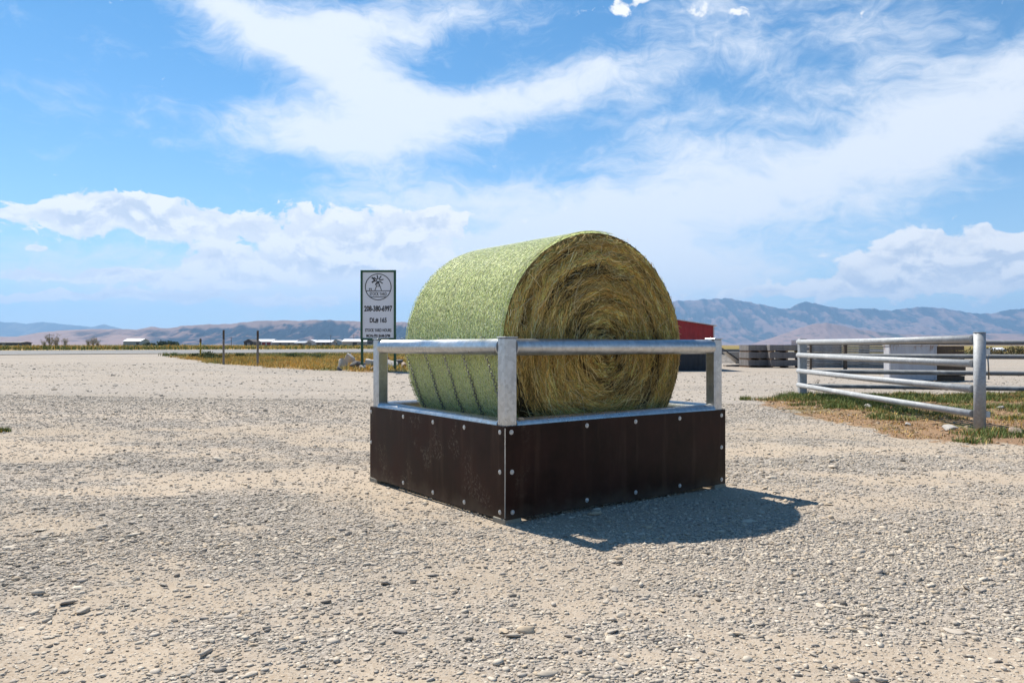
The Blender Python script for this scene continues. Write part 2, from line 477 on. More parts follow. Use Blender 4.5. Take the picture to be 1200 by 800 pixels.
# ------------------------------------------------------------------ haze
hm = bpy.data.materials.new('haze_air'); hm.use_nodes = True
ht = NT(hm.node_tree)
for n in list(ht.n): ht.n.remove(n)
ho = ht.new('ShaderNodeOutputMaterial'); hv = ht.new('ShaderNodeVolumePrincipled')
hv.inputs['Color'].default_value = (.38, .64, 1.0, 1)
hv.inputs['Density'].default_value = 5.2e-5
hv.inputs['Anisotropy'].default_value = .2
ht.l.new(hv.outputs[0], ho.inputs['Volume'])
hx, hy0, hy1, hz0, hz1 = 27500, -27500, 27500, -4, 1400
hvx = [(-hx, hy0, hz0), (hx, hy0, hz0), (hx, hy1, hz0), (-hx, hy1, hz0), (-hx, hy0, hz1), (hx, hy0, hz1), (hx, hy1, hz1), (-hx, hy1, hz1)]
hf = [(3, 2, 1, 0), (4, 5, 6, 7), (0, 1, 5, 4), (1, 2, 6, 5), (2, 3, 7, 6), (3, 0, 4, 7)]
link('haze', mesh_from('haze', hvx, hf, hm), kind='stuff')

# ------------------------------------------------------------------ mesh builder
class MB:
    def __init__(s): s.v = []; s.f = []; s.sm = []
    def add(s, vs, fs, smooth=False):
        o = len(s.v); s.v += [tuple(v) for v in vs]
        s.f += [tuple(i+o for i in f) for f in fs]; s.sm += [smooth]*len(fs)
        return s
    def box(s, c, size, rot=None, bev=0.0):
        hx_, hy_, hz_ = [d/2 for d in size]
        M = rot if rot is not None else Matrix.Identity(3)
        if bev <= 0:
            vs = [(x, y, z) for z in (-hz_, hz_) for x, y in ((-hx_, -hy_), (hx_, -hy_), (hx_, hy_), (-hx_, hy_))]
            fs = [(3, 2, 1, 0), (4, 5, 6, 7), (0, 1, 5, 4), (1, 2, 6, 5), (2, 3, 7, 6), (3, 0, 4, 7)]
        else:
            b = min(bev, hx_*.49, hy_*.49, hz_*.49)
            def ring(k, z): return [(-hx_+k, -hy_+b*0+k, z), (hx_-k, -hy_+k, z), (hx_-k, hy_-k, z), (-hx_+k, hy_-k, z)]
            def oct_(z, k):
                X1, Y1 = hx_-k, hy_-k; q = b
                return [(-X1+q, -Y1, z), (X1-q, -Y1, z), (X1, -Y1+q, z), (X1, Y1-q, z), (X1-q, Y1, z), (-X1+q, Y1, z), (-X1, Y1-q, z), (-X1, -Y1+q, z)]
            layers = [oct_(-hz_, b*.7), oct_(-hz_+b*.7, 0), oct_(hz_-b*.7, 0), oct_(hz_, b*.7)]
            vs = [p for l in layers for p in l]
            fs = [tuple(range(7, -1, -1)), tuple(range(24, 32))]
            for k in range(3):
                for i in range(8):
                    j = (i+1) % 8; fs.append((k*8+i, k*8+j, (k+1)*8+j, (k+1)*8+i))
        C = Vector(c)
        return s.add([C + M @ Vector(v) for v in vs], fs)
    def tube(s, pts, r, n=12, caps=True, radii=None):
        pts = [Vector(p) for p in pts]; vs = []; fs = []
        up = None
        for i, p in enumerate(pts):
            d = (pts[min(i+1, len(pts)-1)] - pts[max(i-1, 0)]).normalized()
            if up is None: up = Vector((0, 0, 1)) if abs(d.z) < .9 else Vector((1, 0, 0))
            a = d.cross(up).normalized(); b = a.cross(d).normalized(); up = b
            rr = radii[i] if radii else r
            for k in range(n):
                t = 2*math.pi*k/n
                vs.append(p + (a*math.cos(t) + b*math.sin(t))*rr)
        for i in range(len(pts)-1):
            for k in range(n):
                k2 = (k+1) % n
                fs.append((i*n+k, i*n+k2, (i+1)*n+k2, (i+1)*n+k))
        s.add(vs, fs, True)
        if caps:
            o = len(s.v)-len(vs)
            s.f += [tuple(o+k for k in range(n-1, -1, -1)), tuple(o+(len(pts)-1)*n+k for k in range(n))]; s.sm += [False, False]
        return s
    def disc(s, c, nrm_, r, h, n=14, dome=0.0):
        c = Vector(c); nv = Vector(nrm_).normalized()
        a = nv.orthogonal().normalized(); b = nv.cross(a)
        rings = [(0, r), (h, r)] + ([(h+dome*.7, r*.7), (h+dome, r*.25)] if dome else [])
        vs = [c+nv*z+(a*math.cos(2*math.pi*k/n)+b*math.sin(2*math.pi*k/n))*q for z, q in rings for k in range(n)]
        fs = [tuple(range(n-1, -1, -1)), tuple((len(rings)-1)*n+k for k in range(n))]
        for i in range(len(rings)-1):
            for k in range(n): fs.append((i*n+k, i*n+(k+1) % n, (i+1)*n+(k+1) % n, (i+1)*n+k))
        return s.add(vs, fs, False)
    def build(s, name, mat, parent=None, **props):
        me = bpy.data.meshes.new(name); me.from_pydata(s.v, [], s.f)
        me.polygons.foreach_set('use_smooth', s.sm); me.update()
        if mat: me.materials.append(mat)
        return link(name, me, parent, **props)
def RZ(a): return Matrix.Rotation(a, 3, 'Z')

def copy_tree(o, parent=None):
    c_ = o.copy(); COL.objects.link(c_)
    if parent is not None: c_.parent = parent
    for ch in [x for x in bpy.data.objects if x.parent == o]:
        copy_tree(ch, c_)
    return c_

# ------------------------------------------------------------------ materials for objects
def galv(name, base=(.50, .51, .515), metal=.95, rough=.30, grime=.30):
    m, t, b = new_mat(name)
    co = obco(t)
    v = t.new('ShaderNodeTexVoronoi'); t.l.new(co, v.inputs['Vector']); v.inputs['Scale'].default_value = 40
    sc = t.new('ShaderNodeSeparateColor'); t.l.new(v.outputs['Color'], sc.inputs[0])
    n = t.noise(t.scalev(co, (1, 1, .25)), 9, 6, .65); n2 = t.noise(co, 2.3, 4, .6)
    c1 = t.mix(sc.outputs[0], tuple(x*.84 for x in base), tuple(min(1, x*1.10) for x in base))
    c1 = t.mix(t.ss(n, .5, .72, 0, grime), c1, (.30, .29, .27))
    c1 = t.mix(t.ss(n2, .52, .75, 0, .35), c1, (.72, .72, .70))
    t.put(b.inputs['Base Color'], c1)
    t.put(b.inputs['Metallic'], t.lin(n, .35, .7, metal, metal-.3))
    t.put(b.inputs['Roughness'], t.lin(n2, .3, .7, rough-.08, rough+.14))
    bump(t, b, n, .12, .003)
    return m
GALV = galv('galvanised_steel')
PIPE = galv('grey_pipe', (.36, .37, .375), .30, .6, .25)
def ply_mat():
    m, t, b = new_mat('dark_film_faced_board')
    co = obco(t)
    n = t.noise(t.scalev(co, (1, 1, .8)), 3.2, 6, .6); nv = t.noise(t.scalev(co, (6, 6, .6)), 2.0, 5, .6); n3 = t.noise(co, 46, 5, .7)
    col = t.mix(t.lin(n, .35, .65), (.014, .0048, .003), (.040, .0155, .0095))
    col = t.mix(t.ss(nv, .50, .72, 0, .35), col, (.085, .046, .028))
    # dusty scuffs in loose clusters
    sx = t.new('ShaderNodeSeparateXYZ'); t.l.new(co, sx.inputs[0])
    cl = t.m('MULTIPLY', t.ss(t.noise(co, 3.6, 3, .5), .53, .62), t.ss(n3, .50, .62))
    cl = t.m('MULTIPLY', cl, t.ss(sx.outputs[0], .3, .0, .08, 1))
    col = t.mix(t.m('MULTIPLY', cl, .40), col, (.19, .15, .105))
    dust = t.m('MULTIPLY', t.ss(t.m('ADD', sx.outputs[2], t.m('MULTIPLY', t.noise(co, 7, 5, .6), .22)), .26, .08), .55)
    col = t.mix(dust, col, (.13, .10, .07))
    t.put(b.inputs['Base Color'], col)
    t.put(b.inputs['Roughness'], t.lin(n, .3, .7, .32, .55))
    b.inputs['Specular IOR Level'].default_value = .13
    bump(t, b, nv, .08, .004)
    return m
PLY = ply_mat()
BOLT = simple('zinc_bolt', (.62, .62, .60), .38, .5, .15, 60, .1, .001)
FOOTM = simple('foot_timber', (.34, .30, .23), .8, 0, .25, 12, .3, .003)
CHAINM = simple('chain_steel', (.30, .30, .29), .38, .85, .3, 40, 0)
DARKST = simple('dark_steel', (.045, .04, .038), .6, .3, .3, 8)
GREENP = simple('green_paint', (.012, .085, .035), .45, 0, .15, 10, .05)
BLACKI = simple('black_lettering', (.012, .012, .014), .5, 0, .1, 5, 0)
def sign_mat():
    m, t, b = new_mat('white_sign_face')
    n = t.noise(obco(t), 1.6, 5, .6)
    t.put(b.inputs['Base Color'], t.mix(t.lin(n, .3, .7), (.74, .73, .75), (.80, .79, .80)))
    b.inputs['Roughness'].default_value = .4
    return m
SIGNW = sign_mat()

# ------------------------------------------------------------------ bale feeder
U = Vector((.8065, .5906, 0)).normalized(); V = Vector((-U.y, U.x, 0))
NC = Vector((-.046, 5.11, 0)); LU, LV = 2.285, 2.03
FA = math.atan2(U.y, U.x)
feeder = thing('bale_feeder', 'square bale feeder of galvanised pipe with dark brown board sides standing on the gravel', 'bale feeder',
               (NC.x, NC.y, gh(NC.x, NC.y)), FA)
FZ = 0.0
PS = .10; PT = .008        # post size, board thickness
ZP = .658                  # board top
ZT = 1.255                 # post top
corners = [(0, 0), (LU, 0), (0, LV), (LU, LV)]
for i, (cx, cy) in enumerate(corners):
    px_ = PS/2 + .012 if cx == 0 else LU-PS/2-.012
    py_ = PS/2 + .012 if cy == 0 else LV-PS/2-.012
    p = MB(); p.box((px_, py_, (.03+ZT-.006)/2), (PS, PS, ZT-.006-.03), None, .010)
    po = p.build('post', GALV, feeder)
    q = MB(); q.box((px_, py_, ZT-.002), (PS+.006, PS+.006, .008), None, .003); q.build('post_cap', GALV, po)
    q = MB(); q.box((px_, py_, .012), (PS+.05, PS+.03, .05), RZ(.05), .004); q.build('foot', FOOTM, feeder)
RT = .058
in0, inU, inV = PS/2+.012, LU-PS/2-.012, LV-PS/2-.012
e = PS/2-.004
def rail(name, a, b_, z, r, n=20):
    a = Vector((*a, z)); b_ = Vector((*b_, z)); d = (b_-a).normalized()
    m = MB(); m.tube([a, a+d*.006, a+d*.012, a+d*.016, b_-d*.016, b_-d*.012, b_-d*.006, b_], r, n, True, [r*1.05, r*1.075, r*1.04, r, r, r*1.04, r*1.075, r*1.05]); return m.build(name, GALV, feeder)
zr = 1.186
for z, nm, r in ((zr, 'top_rail', RT), (ZP-.010, 'lower_rail', RT*.93)):
    rail(nm, (in0+e, in0), (inU-e, in0), z, r); rail(nm, (in0+e, inV), (inU-e, inV), z, r)
    rail(nm, (in0, in0+e), (in0, inV-e), z, r); rail(nm, (inU, in0+e), (inU, inV-e), z, r)
rail('base_rail', (in0+e, in0), (inU-e, in0), .09, .03); rail('base_rail', (in0+e, inV), (inU-e, inV), .09, .03)
rail('base_rail', (in0, in0+e), (in0, inV-e), .09, .03); rail('base_rail', (inU, in0+e), (inU, inV-e), .09, .03)
# boards with a slightly worn lower edge and rows of bolts
def board(x0, y0, x1, y1, nx, ny, tops, bots, mids):
    L = math.hypot(x1-x0, y1-y0); dx_, dy_ = (x1-x0)/L, (y1-y0)/L
    n = 40; vs = []; fs = []
    for k in range(n+1):
        t = L*k/n
        zb = .028 + .006*math.sin(t*3.1+x0) + .004*vnoise(t*9, nx+3., 4); zt = ZP + .003*math.sin(t*2.3+ny)
        bow = .004*math.sin(math.pi*t/L*2.0)
        for z in (zb, zt):
            for o_ in (0, 1):
                w = (PT if o_ else 0)
                q = 0.0 if o_ == 0 else bow
                vs.append((x0+dx_*t+nx*(w+q), y0+dy_*t+ny*(w+q), z))
    for k in range(n):
        a = k*4; b_ = a+4
        fs += [(a, a+2, b_+2, b_), (a+1, b_+1, b_+3, a+3), (a+2, a+3, b_+3, b_+2), (a, b_, b_+1, a+1)]
    fs += [(0, 1, 3, 2), (n*4, n*4+2, n*4+3, n*4+1)]
    m = MB(); m.add([Vector(v) for v in vs], fs); pan = m.build('side_panel', PLY, feeder)
    import bmesh
    bm_ = bmesh.new(); bm_.from_mesh(pan.data); bmesh.ops.recalc_face_normals(bm_, faces=bm_.faces); bm_.to_mesh(pan.data); bm_.free()
    for row, z in ((tops, ZP-.045), (bots, .075), (mids, .345)):
        for t in row:
            bow = .004*math.sin(math.pi*t/L*2.0)
            c_ = (x0+dx_*t+nx*(PT+bow-.001), y0+dy_*t+ny*(PT+bow-.001), z+.006*math.sin(t*11))
            q = MB(); q.disc(c_, (nx, ny, 0), .0165, .003, 18); c2 = (c_[0]+nx*.003, c_[1]+ny*.003, c_[2])
            q.disc(c2, (nx, ny, 0), .0105, .003, 6, .003)
            c3 = (c_[0]+nx*.0062, c_[1]+ny*.0062, c_[2]); q.build('bolt', BOLT, pan)
    return pan
board(0, 0, LU, 0, 0, -1, (.045, .72, 1.22, 1.72, LU-.05), (.055, .72, 1.22, 1.72, LU-.05), (.05, LU-.05))
board(0, LV, 0, 0, -1, 0, (.02, .62, 1.09, 1.53, LV-.05), (.62, 1.09, 1.53, LV-.05), (.02, LV-.05,))
board(LU, 0, LU, LV, 1, 0, (.05, .72, 1.3, LV-.05), (.05, .72, 1.3, LV-.05), (.05, LV-.05))
board(LU, LV, 0, LV, 0, 1, (.05, .72, 1.22, 1.72, LU-.05), (.05, .72, 1.22, 1.72, LU-.05), (.05, LU-.05))
# welded corner strip and rusty scrap plate at the near corner
m = MB(); m.box((-.0035, -.0035, .345), (.006, .006, .60)); m.build('corner_bead', GALV, feeder)

# ------------------------------------------------------------------ hay bale
BR = .94; BC = (1.125, .30); BL = 1.43; BZ = 1.165
bo = NC + U*BC[0] + V*BC[1]
bale = thing('hay_bale', 'large round green hay bale in net wrap resting inside the feeder', 'hay bale', (bo.x, bo.y, 0), FA)
# local frame: x along U, y along V (axis), z up
def bale_r(t, y):
    """radius of the slightly slumped bale; t angle from +x in the xz plane"""
    s = np.sin(t)
    r = BR*(1 + .012*np.cos(2*t) - .018*np.clip(-s, 0, 1)**3 + .010*np.sin(5*t+1) * .4)
    return r + .006*(fbm(np.cos(t)*2.5+5, y*2.0+np.sin(t)*2.5, 90, 2)-.5)
def hay_side_mat():
    m, t, b = new_mat('net_wrapped_hay')
    co = obco(t)
    n = t.noise(co, 120, 4, .7); n2 = t.noise(t.scalev(co, (1, 2.2, 1)), 40, 5, .65); n3 = t.noise(t.scalev(co, (.6, 3, .6)), 3.0, 3, .6)
    c_ = t.mix(t.ss(n, .34, .60), (.28, .32, .08), (.78, .83, .36))
    c_ = t.mix(t.ss(n2, .55, .72, 0, .45), c_, (.66, .66, .36))
    c_ = t.mix(t.ss(n3, .5, .65, 0, .30), c_, (.52, .47, .24))
    t.put(b.inputs['Base Color'], c_); b.inputs['Roughness'].default_value = .75
    b.inputs['Specular IOR Level'].default_value = .3
    bump(t, b, t.m('ADD', n, n2), .7, .011)
    return m
def strand_mat(name, rough=.6):
    m, t, b = new_mat(name)
    t.put(b.inputs['Base Color'], t.attr('col', 'Color')); b.inputs['Roughness'].default_value = rough
    b.inputs['Specular IOR Level'].default_value = .3
    return m
STRAND = strand_mat('hay_strand')
NB, NY = 320, 72
tt = np.linspace(0, 2*np.pi, NB, endpoint=False); yy = np.linspace(0, BL, NY)
Tg, Yg = np.meshgrid(tt, yy, indexing='xy')
edge = 1 - .018*np.exp(-((Yg)/.03)**2) - .018*np.exp(-((BL-Yg)/.03)**2)
Rg = bale_r(Tg, Yg)*edge
Vv = np.stack([Rg*np.cos(Tg), Yg, BZ+Rg*np.sin(Tg)], -1).reshape(-1, 3)
I = np.arange(NB*NY).reshape(NY, NB); J = np.roll(I, -1, 1)
F = np.stack([I[:-1], J[:-1], J[1:], I[1:]], -1).reshape(-1, 4)
link('net_wrap', mesh_from('net_wrap', Vv, F, hay_side_mat(), True), bale)
# end faces (domed, spiral-packed)
def hay_face_mat():
    m, t, b = new_mat('cut_hay_end')
    co = obco(t); n = t.noise(co, 60, 5, .7)
    t.put(b.inputs['Base Color'], t.mix(t.ss(n, .35, .65), (.05, .04, .012), (.24, .18, .06)))
    b.inputs['Roughness'].default_value = .95
    bump(t, b, n, 1, .02)
    return m
HF = hay_face_mat()
rr_ = np.linspace(0, 1, 50)
def dome(rn, t): return -.050*(1-rn**4) + .010*np.sin(rn*46) + .03*(fbm(rn*9+4, t*1.2+9, 31, 3)-.5)*np.minimum(1, (1-rn)*8)
for yb, sgn in ((0, 1), (BL, -1)):
    Rn, Tn = np.meshgrid(rr_, tt, indexing='ij')
    e_ = bale_r(Tn, yb)*.982
    Yd = yb + sgn*dome(Rn, np.cos(Tn)+1)
    Vv = np.stack([Rn*e_*np.cos(Tn), Yd, BZ+Rn*e_*np.sin(Tn)], -1).reshape(-1, 3)
    I = np.arange(Rn.size).reshape(Rn.shape); J = np.roll(I, -1, 1)
    F = np.stack([I[:-1], J[:-1], J[1:], I[1:]], -1).reshape(-1, 4)
    if sgn > 0: F = F[:, ::-1]
    link('bale_end', mesh_from('bale_end', Vv, F[:, ::-1], HF, True), bale)
def ribbons(P, D, Nn, L, W_, bend, segs, cols):
    """many thin bent three-sided stalks; P mid points, D directions, Nn outward normals"""
    n = len(P); S = np.cross(D, Nn)
    vs = []; 
    for k in range(segs+1):
        s = k/segs-.5
        c_ = P + D*(s*L)[:, None] + bend[:, None]*((s*s-.12)*L*1.0)[:, None]*S + Nn*((s*s)*L*.0)[:, None]
        taper = 1-.5*abs(2*s)
        for a in range(3):
            th = 2*math.pi*a/3
            vs.append(c_ + (S*math.cos(th)+Nn*math.sin(th))*(W_*taper)[:, None])
    Vv = np.stack(vs, 1)     # n, (segs+1)*3, 3
    m_ = (segs+1)*3
    tmpl = []
    for k in range(segs):
        for a in range(3):
            b_ = (a+1) % 3; tmpl.append((k*3+a, k*3+b_, (k+1)*3+b_, (k+1)*3+a))
    tmpl = np.array(tmpl); F = (tmpl[None]+(np.arange(n)*m_)[:, None, None]).reshape(-1, 4)
    return Vv.reshape(-1, 3), F, np.repeat(cols, m_, axis=0)
def strand_cols(n, pal, wts):
    pal = np.array(pal); i = RNG.choice(len(pal), n, p=np.array(wts)/sum(wts))
    return np.clip(pal[i]*RNG.uniform(.65, 1.3, (n, 1)), 0, 1)
# stalks on the near end
n = 30000
rn = np.sqrt(RNG.uniform(.0004, .985, n)); t = RNG.uniform(0, 2*np.pi, n)
er = bale_r(t, 0)*.985
dom = dome(rn, np.cos(t)+1) 
P = np.stack([rn*er*np.cos(t), dom-RNG.uniform(.0, .018, n), BZ+rn*er*np.sin(t)], -1)
dev = (RNG.normal(0, .20, n) + (fbm(np.cos(t)*rn*5+9, np.sin(t)*rn*5+9, 77, 3)-.5)*1.1)*(1-.8*rn**5)
ta = t+np.pi/2+dev; tilt = RNG.normal(0, .10, n)
D = np.stack([np.cos(ta)*np.cos(tilt), np.sin(tilt), np.sin(ta)*np.cos(tilt)], -1)
Nn = np.cross(D, np.stack([np.cos(t), 0*t, np.sin(t)], -1)); Nn /= np.linalg.norm(Nn, axis=1)[:, None]
Nn = np.where((Nn[:, 1] > 0)[:, None], -Nn, Nn)
L = np.minimum(RNG.lognormal(math.log(.13), .45, n), .45)*np.clip(rn*2.2, .25, 1)*(1-.62*rn**10)
Wd = RNG.uniform(.0013, .0036, n)
clump = .5*fbm(rn*13, np.cos(t)*1.5+np.sin(t)*1.2+5, 66, 3) + .5*fbm(rn*34+t/(2*np.pi)*2, np.cos(t)*2+np.sin(t)*2.6+9, 68, 2)
cols = strand_cols(n, [(.78, .55, .19), (.62, .44, .13), (.40, .31, .08), (.88, .70, .33), (.20, .20, .05), (.42, .24, .07)], [5, 5, 4, 2.2, 2.4, 2])
cols = np.clip(cols*(.10+1.65*sstep(clump, .28, .68))[:, None]*np.array([.95, .88, .80]), 0, .95)
a1 = ribbons(P, D, Nn, L, Wd, RNG.normal(0, .35, n) + .30, 3, cols)
# thicker bright straws on top of them
n = 2600
rn = np.sqrt(RNG.uniform(.001, .93, n)); t = RNG.uniform(0, 2*np.pi, n)
er = bale_r(t, 0)*.985
P = np.stack([rn*er*np.cos(t), dome(rn, np.cos(t)+1)-RNG.uniform(.012, .026, n), BZ+rn*er*np.sin(t)], -1)
dev = RNG.normal(0, .26, n)*(1-.7*rn**4); ta = t+np.pi/2+dev; tilt = RNG.normal(0, .05, n)
D = np.stack([np.cos(ta)*np.cos(tilt), np.sin(tilt), np.sin(ta)*np.cos(tilt)], -1)
Nn = np.tile([0., -1., 0.], (n, 1)); Nn = Nn - D*(Nn*D).sum(1)[:, None]
L = RNG.uniform(.08, .30, n)*np.clip(rn*2, .3, 1)*(1-.5*rn**8)
a3 = ribbons(P, D, Nn, L, RNG.uniform(.0024, .0040, n), RNG.normal(0, .3, n)+.3, 3, strand_cols(n, [(.66, .45, .15), (.80, .62, .28), (.50, .33, .09)], [3, 1.6, 2.4]))
# loose pale stalks crossing the face
n = 240
rn = np.sqrt(RNG.uniform(.02, .84, n)); t = RNG.uniform(0, 2*np.pi, n)
P = np.stack([rn*BR*np.cos(t), dome(rn, np.cos(t)+1)-RNG.uniform(.015, .04, n), BZ+rn*BR*np.sin(t)], -1)
ta = t+np.pi/2+RNG.normal(0, .9, n); tilt = RNG.normal(0, .12, n)
D = np.stack([np.cos(ta), np.sin(tilt), np.sin(ta)], -1); D /= np.linalg.norm(D, axis=1)[:, None]
Nn = np.tile([0., -1., 0.], (n, 1)); Nn = Nn - D*(Nn*D).sum(1)[:, None]
L = RNG.uniform(.08, .30, n); a2 = ribbons(P, D, Nn, L, RNG.uniform(.0016, .0028, n), RNG.normal(0, .5, n), 3, strand_cols(n, [(.72, .60, .33), (.58, .48, .22)], [1, 1]))
Vv = np.concatenate([a1[0], a2[0], a3[0]]); F = np.concatenate([a1[1], a2[1]+len(a1[0]), a3[1]+len(a1[0])+len(a2[0])]); cc = np.concatenate([a1[2], a2[2], a3[2]])
me = mesh_from('hay_stalks', Vv, F, STRAND); cattr(me, 'col', cc); link('hay_stalks', me, bale, kind='stuff')
# short bits pressed under the net on the side
n = 62000
t = RNG.uniform(.2, 2*np.pi-.9, n); t = np.where(t < np.pi*.45, RNG.uniform(np.pi*.45, np.pi*1.35, n), t)
y = RNG.uniform(.0, BL, n)
r_ = bale_r(t, y)
P = np.stack([(r_+.001)*np.cos(t), y, BZ+(r_+.001)*np.sin(t)], -1)
Nn = np.stack([np.cos(t), 0*t, np.sin(t)], -1); Tn = np.stack([-np.sin(t), 0*t, np.cos(t)], -1); An = np.tile([0., 1., 0.], (n, 1))
th = RNG.normal(0, .75, n); D = Tn*np.cos(th)[:, None]+An*np.sin(th)[:, None]+Nn*RNG.normal(0, .10, n)[:, None]
D /= np.linalg.norm(D, axis=1)[:, None]
L = RNG.lognormal(math.log(.016), .4, n)
cols = strand_cols(n, [(.88, .92, .47), (.76, .84, .33), (.95, .96, .64), (.32, .39, .09), (.80, .71, .36)], [5, 4, 3.2, 2.4, 1.4])
a = ribbons(P, D, Nn, L, RNG.uniform(.0009, .0022, n), RNG.normal(0, .3, n), 2, cols)
me = mesh_from('hay_bits', a[0], a[1], STRAND); cattr(me, 'col', a[2]); link('hay_bits', me, bale, kind='stuff')
# net threads: fine zig-zag strings round the bale
mb = MB(); vs = []
def net_thread(y0, y1, ph):
    n = 150; ts = np.linspace(np.pi*.40, np.pi*1.55, n)
    yv = y0 + (y1-y0)*(.5+.5*np.sign(np.sin(np.arange(n)*1.3+ph))*.9)
    r = bale_r(ts, yv)+.004
    return np.stack([r*np.cos(ts), yv, BZ+r*np.sin(ts)], -1)
allV = []; allF = []; off = 0
for k in range(44):
    y0 = .012+k*(BL-.03)/44
    c_ = net_thread(y0, y0+.012 if k % 2 else y0+.002, k*1.7)
    rad = c_.copy(); rad[:, 2] -= BZ; rad[:, 1] = 0; rad /= np.linalg.norm(rad, axis=1)[:, None]
    w = .0011
    A = c_ + np.array([0, w, 0]); B = c_ - np.array([0, w, 0]); C2 = c_ + rad*w
    Vv = np.stack([A, B, C2], 1).reshape(-1, 3); nn = len(c_)
    for i in range(nn-1):
        for a in range(3):
            b_ = (a+1) % 3; allF.append((off+i*3+a, off+i*3+b_, off+i*3+3+b_, off+i*3+3+a))
    allV.append(Vv); off += len(Vv)
NETM = simple('white_net_thread', (.86, .92, .76), .5, 0, .1, 5, 0)
link('net_threads', mesh_from('net_threads', np.concatenate(allV), np.array(allF), NETM), bale, kind='stuff')

# ------------------------------------------------------------------ chains from the left rail down round the bale
def link_mesh(mb, c_, d, side, l=.034, w=.011, r=.0026):
    """one oval chain link centred at c_, long axis d, lying in the plane of d and side"""
    pts = []
    n = 12
    for k in range(n):
        a = 2*math.pi*k/n
        x = math.cos(a); y_ = math.sin(a)
        pts.append(c_ + d*(x*(l/2-w/2) *1.0 + x*w/2) + side*(y_*w))
    pts.append(pts[0])
    mb.tube(pts, r, 6, False)
def chain(idx, yv, label):
    th0 = math.pi*1.02; path = []
    # up over the rail, then down the bale's flank
    rx = -BC[0] + in0; yl = yv
    for k in range(11):
        a = math.radians(78 - k*11)
        path.append(Vector((rx+math.cos(a)*(RT+.008), yl, zr+math.sin(a)*(RT+.008))))
    path.append(Vector((rx+.058, yl, zr-.07)))
    for t_ in np.linspace(math.pi*1.09, math.pi*1.46, 60):
        r = float(bale_r(np.array([t_]), np.array([yl]))[0])+.012
        path.append(Vector((r*math.cos(t_), yl+.05*(t_-math.pi*1.09), BZ+r*math.sin(t_))))
    root = bpy.data.objects.new('chain', None)
    mb = MB()
    # resample
    seg = [0.0]
    for i in range(1, len(path)): seg.append(seg[-1]+(path[i]-path[i-1]).length)
    tot = seg[-1]; step = .026; nl = int(tot/step); pts = []
    for k in range(nl+1):
        s_ = k*step; j = max(i for i in range(len(seg)) if seg[i] <= s_+1e-9); j = min(j, len(path)-2)
        f_ = (s_-seg[j])/max(1e-6, seg[j+1]-seg[j]); pts.append(path[j].lerp(path[j+1], min(1, f_)))
    for k in range(nl):
        d = (pts[k+1]-pts[k]).normalized(); c_ = (pts[k]+pts[k+1])/2
        radial = Vector((c_.x, 0, c_.z-BZ)).normalized(); s1 = d.cross(Vector((0, 1, 0))).normalized(); s0 = Vector((0, 1, 0)) - d*d.y; s0.normalize()
        a45 = math.radians(45 if k % 2 else -45)
        side = (s0*math.cos(a45) + s1*math.sin(a45)).normalized()
        link_mesh(mb, c_, d, side)
    o = mb.build('chain', CHAINM)
    o.location = (bo.x, bo.y, 0); o.rotation_euler = (0, 0, FA)
    bpy.data.objects.remove(root)
    tag(o, label, 'chain', 'steel chains hanging from the feeder rail')
for i, (yv, lab) in enumerate([(1.30, 'steel chain hanging from the left rail, farthest from the near corner post'),
                               (.98, 'steel chain on the bale flank, second from the far end of the left rail'),
                               (.69, 'steel chain on the bale flank, middle one of the five on the left rail'),
                               (.41, 'steel chain on the bale flank, second from the near corner post'),
                               (.10, 'steel chain half hidden beside the near corner post')]):
    chain(i, yv, lab)

# ------------------------------------------------------------------ loose gravel
def ico(sub):
    import bmesh
    b = bmesh.new(); bmesh.ops.create_icosphere(b, subdivisions=sub, radius=1)
    v = np.array([q.co[:] for q in b.verts]); f = np.array([[q.index for q in p.verts] for p in b.faces]); b.free()
    return v, f
def stones_mesh(px, py, size, sub, variants, tone):
    bv, bf = ico(sub); n = len(px)
    nv = len(bv)
    var = []
    for k in range(variants):
        rg = np.random.default_rng(100+k+sub*50)
        d = rg.normal(0, 1, (4, 3)); d /= np.linalg.norm(d, axis=1)[:, None]
        sh = bv*(1+.30*rg.uniform(-1, 1, (nv, 1))*(.6 if sub > 1 else .8))
        for dd in d:                    # crushed faces
            pr = sh@dd; sh = sh - dd[None]*np.maximum(pr-(.62 if sub == 1 else .42), 0)[:, None]*(.8 if sub == 1 else .95)
        var.append(sh)
    var = np.array(var)
    vi = RNG.integers(0, variants, n)
    B = var[vi]                                     # n,nv,3
    sx = size*.5*RNG.uniform(.8, 1.35, n); sy = size*.5*RNG.uniform(.55, .95, n); sz = size*.5*RNG.uniform(.18, .46, n)
    B = B*np.stack([sx, sy, sz], -1)[:, None]
    a = RNG.uniform(0, 2*np.pi, n); tx = RNG.normal(0, .22, n)
    ca, sa, ct, s_t = np.cos(a), np.sin(a), np.cos(tx), np.sin(tx)
    y1 = B[..., 1]*ct[:, None]-B[..., 2]*s_t[:, None]; z1 = B[..., 1]*s_t[:, None]+B[..., 2]*ct[:, None]
    x2 = B[..., 0]*ca[:, None]-y1*sa[:, None]; y2 = B[..., 0]*sa[:, None]+y1*ca[:, None]
    z0 = ground_h(px, py) + sz*RNG.uniform(.05, .65, n)
    Vv = np.stack([x2+px[:, None], y2+py[:, None], z1+z0[:, None]], -1).reshape(-1, 3)
    F = (bf[None]+(np.arange(n)*nv)[:, None, None]).reshape(-1, 3)
    return Vv, F, np.repeat(tone, nv, axis=0)
